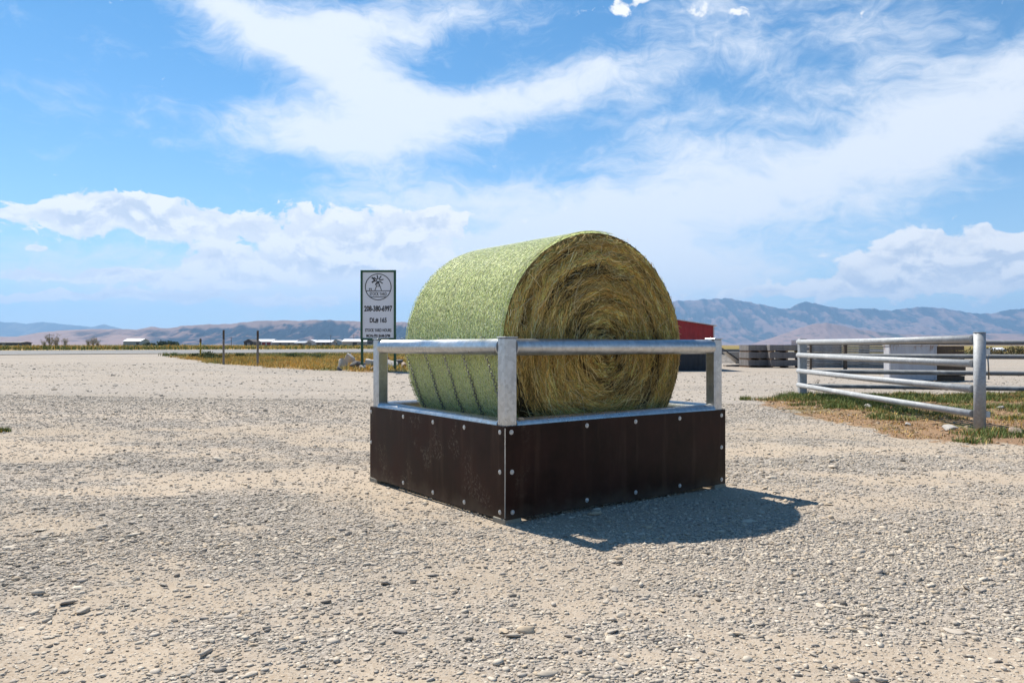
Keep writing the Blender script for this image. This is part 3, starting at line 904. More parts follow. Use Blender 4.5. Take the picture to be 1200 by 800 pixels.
def stone_mat():
    m, t, b = new_mat('crushed_stone')
    P = geoco(t); n = t.noise(P, 180, 3, .6)
    c_ = t.mix(t.lin(n, .3, .7, 0, .5), t.attr('col', 'Color'), (.42, .36, .28))
    t.put(b.inputs['Base Color'], t.mix(1.0, c_, (.93, .88, .82), 'MULTIPLY')); b.inputs['Roughness'].default_value = .9; b.inputs['Specular IOR Level'].default_value = .25
    return m
def sample_field(N, y0, y1, half, expo):
    """points over a fan of ground in front of the feeder, thinning with distance"""
    u = RNG.uniform(0, 1, N)
    e1 = 2-expo
    y = (y0**e1 + u*(y1**e1-y0**e1))**(1/e1) if abs(e1) > 1e-6 else y0*(y1/y0)**u
    x = RNG.uniform(-half, half, N)*y + RNG.uniform(-.8, .8, N)
    return x, y
def tones(n, px, py):
    base = np.array([(.56, .51, .44), (.48, .445, .40), (.64, .59, .51), (.38, .35, .32), (.20, .185, .17), (.54, .45, .34)])
    i = RNG.choice(6, n, p=[.28, .24, .18, .14, .07, .09]); c_ = base[i]*RNG.uniform(.82, 1.15, (n, 1))
    return c_
Vs = []; Fs = []; Cs = []; off = 0
for (N, y0, y1, expo, med, sub, lo, hi) in ((56000, 2.3, 4.9, .6, .0165, 1, 0, 1), (50000, 2.3, 6.0, .8, .0072, 1, 0, 1), (150000, 4.2, 15.5, 1.35, .0170, 1, 0, 1), (4200, 2.3, 9, 1.2, .029, 2, 0, 1), (9000, 12, 34, 1.6, .030, 1, 0, 1)):
    x, y = sample_field(N*2, y0, y1, .82, expo)
    g = gravel_mask(x, y)
    keep = RNG.uniform(0, 1, len(x)) < ((.27 if med > .01 else .75)+.84*g**1.3)*.85
    vl, vr = verge(x, y); keep &= ~(vl | vr)
    x, y = x[keep][:N], y[keep][:N]
    size = np.clip(RNG.lognormal(math.log(med), .42, len(x)), .004, .085)
    size *= np.clip(.75+y*.03, .8, 1.35)
    size[RNG.uniform(0, 1, len(x)) < .03] *= 1.6
    # keep stones out of the feeder's feet
    a = stones_mesh(x, y, size, sub, 24, tones(len(x), x, y))
    Vs.append(a[0]); Fs.append(a[1]+off); Cs.append(a[2]); off += len(a[0])
me = mesh_from('gravel', np.concatenate(Vs), np.concatenate(Fs), stone_mat()); cattr(me, 'col', np.concatenate(Cs))
go = link('gravel', me); tag(go, 'loose pale crushed gravel strewn over the tan yard', 'gravel', None, 'stuff')

# single larger stones one could pick out
def rock(name, c_, size, mat, seed, squash=.65, rz=0):
    v, f = ico(3); rg = np.random.default_rng(seed)
    d = rg.normal(0, 1, (13, 3)); d /= np.linalg.norm(d, axis=1)[:, None]
    sh = v*(1+.25*(fbm(v[:, 0]*1.7+seed, v[:, 1]*1.7+v[:, 2]*1.3, seed, 3)-.5)[:, None])
    for dd in d:
        pr = sh@dd; lim = rg.uniform(.34, .72); sh = sh - dd[None]*np.maximum(pr-lim, 0)[:, None]*.97
    sh = sh*(1+.04*(fbm(v[:, 0]*8+seed, v[:, 1]*8+v[:, 2]*5, seed, 2)-.5)[:, None])
    sh = sh*np.array([1, rg.uniform(.65, .9), squash])*size/2
    sh[:, 2] += size*squash*.30
    me = mesh_from(name, sh, f, mat)
    o = link(name, me); o.location = c_; o.rotation_euler = (0, 0, rz); return o
ROCKP = simple('pale_rock', (.50, .46, .41), .9, 0, .3, 3, .4, .02)
ROCKD = simple('dark_rock', (.13, .12, .115), .9, 0, .35, 3, .4, .02)
ROCKB = simple('brown_rock', (.36, .27, .20), .9, 0, .3, 3, .4, .02)

# ------------------------------------------------------------------ roadside sign
SY = 27.0; sx0 = (422.4-600)/FPX*SY; sx1 = (464.2-600)/FPX*SY
zt_, zb_ = EYE+(HOR-316.5)/FPX*SY, EYE+(HOR-398.5)/FPX*SY
sg = thing('roadside_sign', 'tall white stock yard sign in a green frame on two green posts', 'sign', ((sx0+sx1)/2, SY, gh((sx0+sx1)/2, SY)))
g0 = sg.location.z; sw = sx1-sx0; zt_ -= g0; zb_ -= g0
sg.rotation_euler.z = R(-2)
m = MB(); m.box((0, 0, (zt_+zb_)/2), (sw-.06, .03, zt_-zb_-.06)); panel = m.build('sign_face', SIGNW, sg)
m = MB(); fw = .075
for x in (-sw/2+fw/2, sw/2-fw/2): m.box((x, -.004, (zt_+zb_)/2), (fw, .07, zt_-zb_), None, .006)
for z in (zt_-fw/2, zb_+fw/2): m.box((0, -.002, z), (sw-2*fw-.002, .062, fw), None, .006)
m.build('frame', GREENP, sg)
for x in (-sw/2+.045, sw/2-.045):
    m = MB(); m.box((x, .045, (zb_+.15)/2-.1), (.085, .06, zb_+.50), None, .005); m.build('post', GREENP, sg)
def text(s, parent, z, h, wtarget, mat=BLACKI, bold=.0, x=0, y=-.0175, name='lettering', center=None):
    cu_ = bpy.data.curves.new('t', 'FONT'); cu_.body = s; cu_.align_x = 'CENTER'; cu_.align_y = 'CENTER'
    cu_.size = 1; cu_.offset = bold; cu_.extrude = .0; cu_.resolution_u = 3
    o = bpy.data.objects.new('t', cu_); COL.objects.link(o)
    dg = bpy.context.evaluated_depsgraph_get(); me = bpy.data.meshes.new_from_object(o.evaluated_get(dg))
    bpy.data.objects.remove(o); bpy.data.curves.remove(cu_)
    co = np.array([v.co[:] for v in me.vertices]); mn, mx = co.min(0), co.max(0)
    co = (co-(mn+mx)/2); co[:, 0] *= wtarget/(mx-mn)[0]; co[:, 1] *= h/(mx-mn)[1]
    for v, c_ in zip(me.vertices, co): v.co = (x+c_[0], y, z+c_[1])
    me.materials.clear(); me.materials.append(mat); me.name = name; me.update()
    q = link(name, me, parent)
    # give the letters a little thickness
    md = q.modifiers.new('thick', 'SOLIDIFY'); md.thickness = .004; md.offset = 0
    return q
pxz = lambda py: EYE+(HOR-py)/FPX*SY-g0
text('208-380-6997', panel, pxz(361.5), 7/FPX*SY, 33/FPX*SY, bold=.035)
text('DL# 165', panel, pxz(375.3), 6.4/FPX*SY, 20/FPX*SY, bold=.035)
text('STOCK YARD HOURS', panel, pxz(386.8), 3.8/FPX*SY, 31/FPX*SY, bold=.03)
text('MON-FRI 8AM-5PM', panel, pxz(393.3), 3.6/FPX*SY, 28/FPX*SY, bold=.03)
# emblem: windmill in a ring
lg = MB(); yq = -.0195; cz = pxz(336.2); r0 = 15.2/FPX*SY
def bar(p, q, w):
    p = Vector((p[0], yq, p[1])); q = Vector((q[0], yq, q[1])); d = (q-p).normalized(); a = Vector((-d.z, 0, d.x))*w/2; t_ = Vector((0, .0035, 0))
    vs = [p-a-t_, p+a-t_, q+a-t_, q-a-t_, p-a+t_, p+a+t_, q+a+t_, q-a+t_]
    lg.add(vs, [(0, 1, 2, 3), (7, 6, 5, 4), (0, 4, 5, 1), (1, 5, 6, 2), (2, 6, 7, 3), (3, 7, 4, 0)])
for k in range(40):
    a = 2*math.pi*k/40; b_ = 2*math.pi*(k+1.05)/40
    bar((r0*math.cos(a), cz+r0*math.sin(a)), (r0*math.cos(b_), cz+r0*math.sin(b_)), .026)
for zz in (-.30, -.78):
    h_ = zz*r0; w_ = math.sqrt(r0*r0-h_*h_); bar((-w_, cz+h_), (w_, cz+h_), .022)
hub = (-.0*r0, cz+.50*r0)
for k in range(8):
    a = 2*math.pi*k/8+.2; c1, s1 = math.cos(a), math.sin(a)
    bar((hub[0]+.10*r0*c1, hub[1]+.10*r0*s1), (hub[0]+.42*r0*c1, hub[1]+.42*r0*s1), .034)
bar((hub[0], hub[1]-.05*r0), (-.26*r0, cz-.28*r0), .022); bar((hub[0], hub[1]-.05*r0), (.26*r0, cz-.28*r0), .022)
bar((-.12*r0, cz+.04*r0), (.12*r0, cz+.04*r0), .02)
bar((-.26*r0, hub[1]+.02*r0), (-.50*r0, hub[1]+.24*r0), .05); bar((-.26*r0, hub[1]), (-.50*r0, hub[1]-.16*r0), .05)
bar((-.72*r0, cz-.12*r0), (-.50*r0, cz-.12*r0), .02); bar((-.66*r0, cz-.12*r0), (-.66*r0, cz-.28*r0), .018); bar((-.54*r0, cz-.12*r0), (-.54*r0, cz-.28*r0), .018)
lg.build('emblem', BLACKI, panel)
text('STOCK YARD', panel, cz-.54*r0, .28*r0, 1.32*r0, bold=.015)

# rocks heaped at the foot of the sign
rk = [(403, 431, .55, 0, 'pale boulder at the left end of the rock heap by the sign'), (411, 427.5, .75, 0, 'largest pale slab of rock leaning left of the green sign post'),
      (418, 432.5, .5, 1, 'dark boulder just left of the green sign post foot'), (424, 433, .40, 0, 'small pale stone in front of the left green sign post'),
      (433, 430, .60, 0, 'pale boulder right of the left green sign post'), (441, 428, .5, 1, 'dark boulder between the sign posts'),
      (449, 425.5, .55, 2, 'brown boulder on top of the heap behind the feeder post'), (456, 430.5, .55, 0, 'pale boulder beside the right green sign post'),
      (468, 428.5, .55, 1, 'dark boulder right of the right green sign post'), (474, 431.5, .45, 2, 'brown boulder at the right end of the rock heap'),
      (438, 433.5, .32, 2, 'small brown stone lying between the sign posts'), (398, 434, .25, 1, 'small dark stone in the grass left of the rock heap')]
for i, (px_, py_, s_, k_, lab) in enumerate(rk):
    x, y = GP(px_, py_); o = rock('boulder', (x, y, gh(x, y)-.05), s_*1.4, (ROCKP, ROCKD, ROCKB)[k_], 300+i, .75, i*1.3)
    tag(o, lab, 'boulder', 'boulders heaped at the foot of the sign')
for i, (px_, py_, s_, k_, lab) in enumerate([(1113, 503, .30, 0, 'whitish rock in the dead grass beside the near fence post'), (1016, 478, .26, 0, 'pale rock in the grass below the middle of the fence'),
        (1063, 498, .20, 0, 'small pale rock in the brown litter along the gravel edge'), (1190, 508, .32, 2, 'brown rock in the shade right of the near fence post'),
        (1172, 479, .22, 0, 'flat pale stone in the dry grass behind the near fence post'), (996, 487, .14, 0, 'smallest pale stone at the left end of the brown litter')]):
    x, y = GP(px_, py_); o = rock('rock', (x, y, gh(x, y)-.02), s_, (ROCKP, ROCKD, ROCKB)[k_], 400+i, .5, i*1.9)
    tag(o, lab, 'rock', 'rocks in the verge under the pipe fence')

# ------------------------------------------------------------------ fence and marker posts on the left verge
def weathered(name, col, **k): return simple(name, col, .9, 0, .4, 8, .5, .01, stretch=(1, 1, .2), **k)
WOODG = weathered('weathered_wood', (.27, .235, .205)); WOODD = weathered('dark_wood', (.10, .075, .055))
YEL = simple('yellow_marker', (.50, .36, .03), .6, 0, .3, 6, .1)
for (px_, py_, top, lab) in [(262.0, 427, 386.6, 'weathered wooden post, left one of the pair in the dry grass'), (302.0, 428.5, 387.2, 'weathered wooden post, right one of the pair in the dry grass')]:
    x, y = GP(px_, py_); h_ = (py_-top)/FPX*y
    t_ = thing('fence_post', lab, 'post', (x, y, gh(x, y)), .3)
    m = MB(); m.box((0, 0, h_*.36-.15), (.085, .085, h_*.72+.3), RZ(.1), .01); m.build('post_shaft', WOODG, t_)
    m = MB(); m.box((.002, 0, h_*.86), (.083, .083, h_*.28-.006), RZ(.1), .012); m.build('post_tip', WOODD, t_)
x, y = GP(235, 419.2); h_ = 22.5/FPX*y
t_ = thing('marker_post', 'short yellow marker post at the left tip of the verge', 'marker post', (x, y, gh(x, y)))
m = MB(); m.tube([(0, 0, -.2), (0, 0, h_*.80)], .052, 12); m.build('post_shaft', YEL, t_)
m = MB(); m.tube([(0, 0, h_*.80+.002), (0, 0, h_-.03), (0, 0, h_)], .06, 12, True, [.06, .06, .035]); m.build('post_cap', WOODD, t_)

# ------------------------------------------------------------------ pipe fences on the right
A1 = Vector((6.71, 10.96, 0)); A0 = Vector((7.03, 18.5, 0))
fa = thing('pipe_fence', 'near grey pipe fence of four rails running away from the camera in full sun', 'fence', (A1.x, A1.y, 0))
d = (A0-A1)
m = MB(); m.tube([(0, 0, -.2), (0, 0, 1.372)], .078, 18); po = m.build('post', PIPE, fa)
m = MB(); m.tube([(0, 0, 1.374), (0, 0, 1.383)], .083, 18); m.build('post_cap', PIPE, po)
m = MB(); m.box((d.x, d.y, .60), (.19, .12, 1.50), RZ(.15), .012); m.build('post', PIPE, fa)
for z1, z0, r in ((1.285, 1.27, .056), (.93, .955, .056), (.565, .575, .055), (.205, .235, .054)):
    m = MB(); a = Vector((-.02, .07, z1)); b_ = d + Vector((-.11, -.03, z0)); a.x = -.055
    m.tube([a, a.lerp(b_, .5)-Vector((0, 0, .012)), b_], r, 16); m.build('rail', PIPE, fa)
WHT = simple('white_bracket', (.74, .74, .72), .5, 0, .1, 10, 0)
for z in (1.10, .205):
    m = MB(); m.box((.095, -.02, z), (.065, .05, .085), None, .006); m.build('bracket', WHT, fa)
m = MB(); m.tube([(.125, .02, 1.06), (.145, .03, .90), (.15, .03, .70)], .009, 6); m.build('latch_chain', CHAINM, fa)
B1 = Vector((25.0, 13.6, 0))
PIPE_SHADED = galv('grey_pipe_shaded', (.17, .18, .19), .05, .7, .25)  # darker copy of the grey pipe; the backlit side's shade is in its colour
fb = thing('pipe_fence', 'shaded pipe fence running off to the right behind the near fence', 'fence', (A0.x, A0.y, 0))
d = B1-A0
for k, z in enumerate((1.255, .935, .56, .215)):
    m = MB(); m.tube([(.12, -.02, z), (d.x*.5, d.y*.5, z-.01), (d.x, d.y, z)], .055, 14); m.build('rail', PIPE_SHADED, fb)
m = MB(); m.box((d.x+.05, d.y, .60), (.14, .14, 1.5), None, .01); m.build('post', PIPE_SHADED, fb)
m = MB(); m.box((d.x*.62, d.y*.62+.13, .60), (.12, .12, 1.5), None, .01); m.build('post', PIPE_SHADED, fb)

# ------------------------------------------------------------------ wooden crates in stacks
def crate_boards(w, dpt, h):
    t_ = thing('wooden_crate', 'x', 'crate', (0, 0, 0), 0, 'grey wooden crates stacked three high')
    nb = 3
    for (cx, cy, a, l_) in ((0, -dpt/2, 0, w), (0, dpt/2, 0, w), (-w/2, 0, math.pi/2, dpt-.05), (w/2, 0, math.pi/2, dpt-.05)):
        m = MB()
        for k in range(nb):
            bh = (h-.10)/nb; m.box((cx, cy, .10+bh*(k+.5)), (l_, .022, bh-.010), RZ(a))
        m.build('side_boards', CRATE, t_)
    for cx in (-w/2+.035, w/2-.035):
        for cy in (-dpt/2+.035, dpt/2-.035):
            m = MB(); m.box((cx, cy, .10+(h-.10)/2), (.045, .045, h-.11)); m.build('corner_batten', CRATE, t_)
    for cx in (-w/2+.07, 0, w/2-.07):
        m = MB(); m.box((cx, 0, .047), (.10, dpt-.02, .088)); m.build('skid', CRATES, t_)
    m = MB(); m.box((0, 0, .105), (w-.06, dpt-.06, .018)); m.build('floor_board', CRATE, t_)
    return t_
CRATE = weathered('grey_crate_wood', (.235, .22, .215)); CRATES = weathered('skid_wood', (.30, .20, .13))
crx = {}
sa = crate_boards(1.22, 1.2, .40); sb = crate_boards(1.75, 1.2, .40)
names_h = ['bottom', 'middle', 'top']
def stack(src, px_, Y, rz, where, first, dz=.402, n=3):
    x = (px_-600)/FPX*Y
    for k in range(n):
        o = src if (first and k == 0) else copy_tree(src)
        o.location = (x+.012*math.sin(k*5+px_), Y+.01*k, gh(x, Y)+k*dz); o.rotation_euler.z = rz + .012*math.sin(k*3+px_)
        o['label'] = '%s weathered grey crate of the %s' % (names_h[k], where)
stack(sa, 884.5, 41.2, R(8), 'left stack next to the concrete wedge', True)
stack(sb, 918.5, 40.6, R(-3), 'wide stack just left of the far fence post', True)
stack(sa, 902, 43.0, R(0), 'back stack half hidden behind the front crates', False)
stack(sb, 962, 42.0, R(-2), 'stack behind the upper rails by the far fence post', False)
# small wire cage on top of the crates
x = (931-600)/FPX*40.6
cg = thing('wire_cage', 'small dark wire cage standing on top of the wooden crates', 'cage', (x, 40.5, gh(x, 40.6)+1.208))
m = MB()
for k in range(6):
    xx = -.16+k*.064; m.tube([(xx, -.12, 0), (xx, -.12, .22)], .008, 5); m.tube([(xx, .12, 0), (xx, .12, .22)], .008, 5)
m.build('bars', DARKST, cg)
m = MB()
for z in (.012, .115, .218):
    for yq_ in (-.12, .12): m.tube([(-.17, yq_, z), (.17, yq_, z)], .010, 5)
    for xq in (-.17, .17): m.tube([(xq, -.12, z), (xq, .12, z)], .010, 5)
m.build('frame', DARKST, cg)

# ------------------------------------------------------------------ stacked livestock panels
SLAT = weathered('pale_slat', (.36, .35, .34))
def panel_layer():
    t_ = thing('slatted_gate', 'x', 'gate', (0, 0, 0), 0, 'slatted gates stacked flat')
    w, dpt = 4.1, 1.3
    m = MB(); m.box((0, -dpt/2, .04), (w, .05, .078), None, .006); m.build('front_rail', SLAT, t_)
    m = MB(); m.box((0, dpt/2, .04), (w, .05, .078), None, .006); m.build('back_rail', SLAT, t_)
    m = MB()
    for k in range(9): m.box((-w/2+.05+k*(w-.1)/8, 0, .03), (.07, dpt-.06, .05))
    m.build('slats', SLAT, t_)
    return t_
pl = panel_layer(); Yp = 37.0; xp = (995-600)/FPX*Yp
NL = 11
ordn = ['bottom', 'second', 'third', 'fourth', 'fifth', 'sixth', 'seventh', 'eighth', 'ninth', 'tenth', 'topmost']
for k in range(NL):
    o = pl if k == 0 else copy_tree(pl)
    o.location = (xp+.03*math.sin(k*4.1), Yp+.03*math.sin(k*2.3), gh(xp, Yp)+.06+k*.108+.03)
    o.rotation_euler = (0, R(.55), R(-4)+.006*math.sin(k*3))
    o['label'] = '%s slatted gate%s in the flat stack behind the fence rails' % (ordn[k], '' if k in (0, 10) else ' from the ground')
    if k < NL-1:
        pass
# spacers between panels: uprights that hold the stack
for px_, w_, lab in ((990.5, .14, 'dark timber post standing in front of the gate stack'), (950, .09, 'thin dark post at the left end of the gate stack')):
    x = (px_-600)/FPX*36.0
    t_ = thing('stack_post', lab, 'post', (x, 36.0, gh(x, 36.0)))
    m = MB(); m.box((0, 0, .54), (w_, w_, 1.28), None, .01); m.build('post_shaft', WOODD, t_)
    m = MB(); m.box((0, 0, 1.20), (w_+.04, w_+.04, .03), None, .005); m.build('post_cap', WOODD, t_)
# bearers between stack layers
o = MB()
for k in range(NL-1):
    for xx in (-1.9, -.6, .7, 1.95):
        o.box((xx, 0, k*.108+.094), (.09, 1.1, .024))
ob = o.build('spacer_blocks', WOODD, pl)

# ------------------------------------------------------------------ white tank and timber stack
def cab_mat():
    m, t, b = new_mat('chalky_white_panel')
    co = obco(t); n = t.noise(t.scalev(co, (3, 3, .5)), 2.5, 5, .6); sz = t.new('ShaderNodeSeparateXYZ'); t.l.new(co, sz.inputs[0])
    rust = t.m('MULTIPLY', t.ss(t.noise(t.scalev(co, (6, 6, .8)), 2.0, 5, .6), .54, .66), t.ss(sz.outputs[2], .9, 1.15))
    c_ = t.mix(t.lin(n, .3, .7), (.40, .39, .41), (.50, .49, .50)); c_ = t.mix(t.m('MULTIPLY', rust, .8), c_, (.22, .10, .04))
    t.put(b.inputs['Base Color'], c_); b.inputs['Roughness'].default_value = .6
    return m
Yc = 25.0; xc = (1070-600)/FPX*Yc
tk = thing('storage_bin', 'chalky white metal bin with rust along its top edge behind the fence', 'storage bin', (xc, Yc+.2, gh(xc, Yc)))
CAB = cab_mat()
m = MB(); m.box((0, 0, .60), (1.55, .40, 1.12), None, .015); m.build('body', CAB, tk)
m = MB(); m.box((0, 0, 1.178), (1.60, .45, .03), None, .008); m.build('lid', CAB, tk)
for xx in (-.74, .74):
    m = MB(); m.box((xx, -.212, .60), (.05, .018, 1.1)); m.build('edge_strip', CAB, tk)
for xx in (-.6, .6):
    m = MB(); m.box((xx, 0, .02), (.12, .38, .036)); m.build('skid', WOODD, tk)
RUSTW = weathered('reddish_timber', (.13, .085, .055))
def beam(w_, d_, h_):
    m = MB(); m.box((0, 0, h_/2), (w_, d_, h_-.012), None, .01); return m
nbm = 7; xb0 = (1113-600)/FPX*25.3
first = None
for k in range(nbm):
    if first is None:
        o = beam(1.0, .9, .165).build('timber_block', RUSTW); first = o
    else: o = first.copy(); COL.objects.link(o)
    o.location = (xb0+.03*math.sin(k*7), 25.75+.02*math.sin(k*5), gh(xb0, 25.5)+.01+k*.166); o.rotation_euler.z = .02*math.sin(k*9)
    tag(o, '%s dark brown timber slab in the stack right of the white bin' % (['bottom', 'second lowest', 'third lowest', 'middle', 'third highest', 'second highest', 'top'][k]), 'timber', 'dark timber slabs stacked behind the fence')

# ------------------------------------------------------------------ red shed behind the bale
def corr_mat(name, col, freq=28):
    m, t, b = new_mat(name)
    co = obco(t); sx_ = t.new('ShaderNodeSeparateXYZ'); t.l.new(co, sx_.inputs[0])
    wv = t.m('SINE', t.m('MULTIPLY', sx_.outputs[0], freq)); n = t.noise(co, 2, 5, .6)
    t.put(b.inputs['Base Color'], t.mix(t.lin(n, .3, .7), tuple(c_*.8 for c_ in col), tuple(c_*1.2 for c_ in col)))
    b.inputs['Roughness'].default_value = .5; bump(t, b, wv, .6, .02)
    return m
REDM = corr_mat('red_sheet_metal', (.30, .012, .014)); BLK = corr_mat('black_sheet_metal', (.016, .016, .02)); ROOFW = corr_mat('pale_roof_sheet', (.62, .60, .60))
TRIM = simple('pale_trim', (.62, .52, .52), .5, 0, .1, 3, 0)
Ys = 35.6; xr = (835.5-600)/FPX*Ys; xl = (655-600)/FPX*Ys; xm = (xr+xl)/2; hw = (xr-xl)/2
shd = thing('red_shed', 'low red metal shed with black lower walls and pale roof behind the bale', 'shed', (xm, Ys, gh(xm, Ys)-.02))
hE = 2.07; hR = 2.07+hw*.157; dep = 6.0; zw = 1.22
m = MB(); m.add([(-hw, 0, 0), (hw, 0, 0), (hw, 0, zw), (-hw, 0, zw), (-hw, dep, 0), (hw, dep, 0), (hw, dep, zw), (-hw, dep, zw)],
                [(0, 1, 2, 3), (1, 5, 6, 2), (5, 4, 7, 6), (4, 0, 3, 7)]); m.build('lower_wall', BLK, shd)
k_ = .02
m = MB(); m.add([(-hw-k_, -k_, zw), (hw+k_, -k_, zw), (hw+k_, -k_, hE), (0, -k_, hR), (-hw-k_, -k_, hE), (-hw-k_, dep+k_, zw), (hw+k_, dep+k_, zw), (hw+k_, dep+k_, hE), (0, dep+k_, hR), (-hw-k_, dep+k_, hE)],
                [(0, 1, 2, 3, 4), (6, 5, 9, 8, 7), (1, 6, 7, 2), (5, 0, 4, 9), (0, 5, 6, 1)]); m.build('upper_wall', REDM, shd)
rf = MB(); ov = .16; th = .04
for s_ in (-1, 1):
    a = Vector((0, 0, hR+.012)); b_ = Vector((s_*(hw+ov), 0, hE+.012-ov*.157))
    vs = []
    for p in (a, b_):
        for yq_ in (-.14, dep+.14):
            vs += [Vector((p.x, yq_, p.z)), Vector((p.x, yq_, p.z+th))]
    rf.add(vs, [(0, 2, 3, 1), (4, 5, 7, 6), (0, 1, 5, 4), (2, 6, 7, 3), (1, 3, 7, 5), (0, 4, 6, 2)])
rf.build('roof', ROOFW, shd)
m = MB(); m.box((hw+.028, -.03, hE/2), (.05, .06, hE-.06)); m.build('corner_trim', TRIM, shd)
m = MB(); m.box((-hw-.028, -.03, hE/2), (.05, .06, hE-.06)); m.build('corner_trim', TRIM, shd)

# concrete wedge, rubble mound, low wall between shed and crates
CONC = simple('pale_concrete', (.52, .49, .44), .85, 0, .2, 2, .3, .01)
Yw = 42.0; x0 = (856-600)/FPX*Yw; x1 = (871-600)/FPX*Yw
wd = thing('concrete_wedge', 'pale triangular concrete wedge standing against the left crate stack', 'concrete block', (x0, Yw+.2, gh(x0, Yw)))
w_ = x1-x0
m = MB(); m.add([(-.18, 0, .80), (w_-.02, 0, .80), (w_-.02, 0, .14), (w_-.12, 0, .14), (-.18, .8, .80), (w_-.02, .8, .80), (w_-.02, .8, .14), (w_-.12, .8, .14)],
                [(3, 2, 1, 0), (4, 5, 6, 7), (0, 1, 5, 4), (1, 2, 6, 5), (2, 3, 7, 6), (3, 0, 4, 7)]); m.build('slab', CONC, wd)
m = MB(); m.box((.30, .35, .05), (.95, .7, .09), None, .01); m.build('base_timber', WOODG, wd)
m = MB(); m.tube([(-.55, -.06, 1.10), (w_+.0, -.06, .22)], .03, 6); m.build('brace', DARKST, wd)
def mound(name, cx, cy, rx_, ry_, h_, mat, seed, label):
    n = 40; a = np.linspace(-1, 1, n); A, B = np.meshgrid(a, a, indexing='ij')
    rr2 = np.sqrt(A**2+B**2); H = h_*np.clip(1-rr2, 0, 1)**.8*(.6+.8*fbm(A*5+seed, B*5, seed, 4)) - .05
    X = cx+A*rx_; Y = cy+B*ry_; Z = base_h(X, Y)+H
    I = np.arange(n*n).reshape(n, n); F = np.stack([I[:-1, :-1], I[1:, :-1], I[1:, 1:], I[:-1, 1:]], -1).reshape(-1, 4)
    o = link(name, mesh_from(name, np.stack([X, Y, Z], -1).reshape(-1, 3), F, mat, False)); return tag(o, label, 'rubble pile')
mound('rubble_pile', (846-600)/FPX*52, 52, 3.2, 2.2, .62, simple('rubble', (.27, .235, .20), .95, 0, .6, 5, .8, .06), 5, 'low brown pile of rubble between the red shed and the crates')
xw0 = (826-600)/FPX*70; xw1 = (885-600)/FPX*70
lw = thing('barrier_wall', 'long low grey concrete barrier far beyond the red shed', 'barrier', ((xw0+xw1)/2, 70, 0))
m = MB(); m.box((0, 0, .50), (xw1-xw0, .25, .60), None, .02); m.build('wall', simple('grey_block', (.16, .16, .165), .9, 0, .2, 1, .2, .01), lw)
m = MB(); m.box((0, 0, .12), (xw1-xw0+.1, .5, .25), None, .02); m.build('footing', simple('grey_footing', (.2, .19, .18), .9, 0, .2, 1, .2, .01), lw)

# ------------------------------------------------------------------ distant farm buildings
FW = {k: simple('farm_'+k, c_, .7, .0, .12, .3, 0) for k, c_ in dict(white=(.74, .74, .75), grey=(.30, .30, .31), dark=(.07, .055, .05), red=(.30, .03, .03), tan=(.50, .46, .40), roof=(.80, .80, .82), blue=(.42, .46, .52)).items()}
def farm(px0, px1, ytop, Y, wall, roofm, label, gable_front=True, doors=(), depth=18, eave=.62, name='farm_building', cat='farm building'):
    x0 = (px0-600)/FPX*Y; x1 = (px1-600)/FPX*Y; cx = (x0+x1)/2; hw = (x1-x0)/2
    gz = float(base_h(np.array([cx]), np.array([Y]))[0])
    ht_ = EYE+(HOR-ytop)/FPX*Y-gz; e_ = ht_*eave
    t_ = thing(name, label, cat, (cx, Y, gz-.05))
    m = MB()
    if gable_front:
        m.add([(-hw, 0, 0), (hw, 0, 0), (hw, 0, e_), (0, 0, ht_), (-hw, 0, e_), (-hw, depth, 0), (hw, depth, 0), (hw, depth, e_), (0, depth, ht_), (-hw, depth, e_)],
              [(0, 1, 2, 3, 4), (6, 5, 9, 8, 7), (1, 6, 7, 2), (5, 0, 4, 9)])
    else:
        m.add([(-hw, 0, 0), (hw, 0, 0), (hw, 0, e_), (-hw, 0, e_), (-hw, depth, 0), (hw, depth, 0), (hw, depth, e_), (-hw, depth, e_), (-hw, depth/2, ht_), (hw, depth/2, ht_)],
              [(0, 1, 2, 3), (5, 4, 7, 6), (1, 5, 6, 9, 2), (4, 0, 3, 8, 7)])
    m.build('wall', FW[wall], t_)
    m = MB(); o_ = .5; q = .25
    def slab(p):
        a = [Vector(v) for v in p]; up_ = Vector((0, 0, q)); vs = a+[v+up_ for v in a]
        m.add(vs, [(3, 2, 1, 0), (4, 5, 6, 7), (0, 1, 5, 4), (1, 2, 6, 5), (2, 3, 7, 6), (3, 0, 4, 7)])
    if gable_front:
        sl = (ht_-e_)/hw
        for s_ in (-1, 1): slab([(0, -o_, ht_+.02), (s_*(hw+o_), -o_, e_-sl*o_+.02), (s_*(hw+o_), depth+o_, e_-sl*o_+.02), (0, depth+o_, ht_+.02)])
    else:
        sl = (ht_-e_)/(depth/2)
        slab([(-hw-o_, -o_, e_-sl*o_+.02), (hw+o_, -o_, e_-sl*o_+.02), (hw+o_, depth/2, ht_+.02), (-hw-o_, depth/2, ht_+.02)])
        slab([(-hw-o_, depth/2, ht_+.02), (hw+o_, depth/2, ht_+.02), (hw+o_, depth+o_, e_-sl*o_+.02), (-hw-o_, depth+o_, e_-sl*o_+.02)])
    m.build('roof', FW[roofm], t_)
    for f0, f1, fh, c_ in doors:
        m = MB(); a0 = -hw+2*hw*f0; a1 = -hw+2*hw*f1; m.box(((a0+a1)/2, -.06, e_*fh/2), (a1-a0, .1, e_*fh)); m.build('door', FW[c_], t_)
    return t_
farm(286, 296.5, 397.6, 560, 'dark', 'dark', 'small black barn at the left end of the distant farm row', True, [(.35, .65, .7, 'grey')])
farm(297, 318, 397.6, 600, 'white', 'roof', 'white farm shed with red doors right of the black barn', False, [(.48, .68, .85, 'red'), (.74, .96, .85, 'red')])
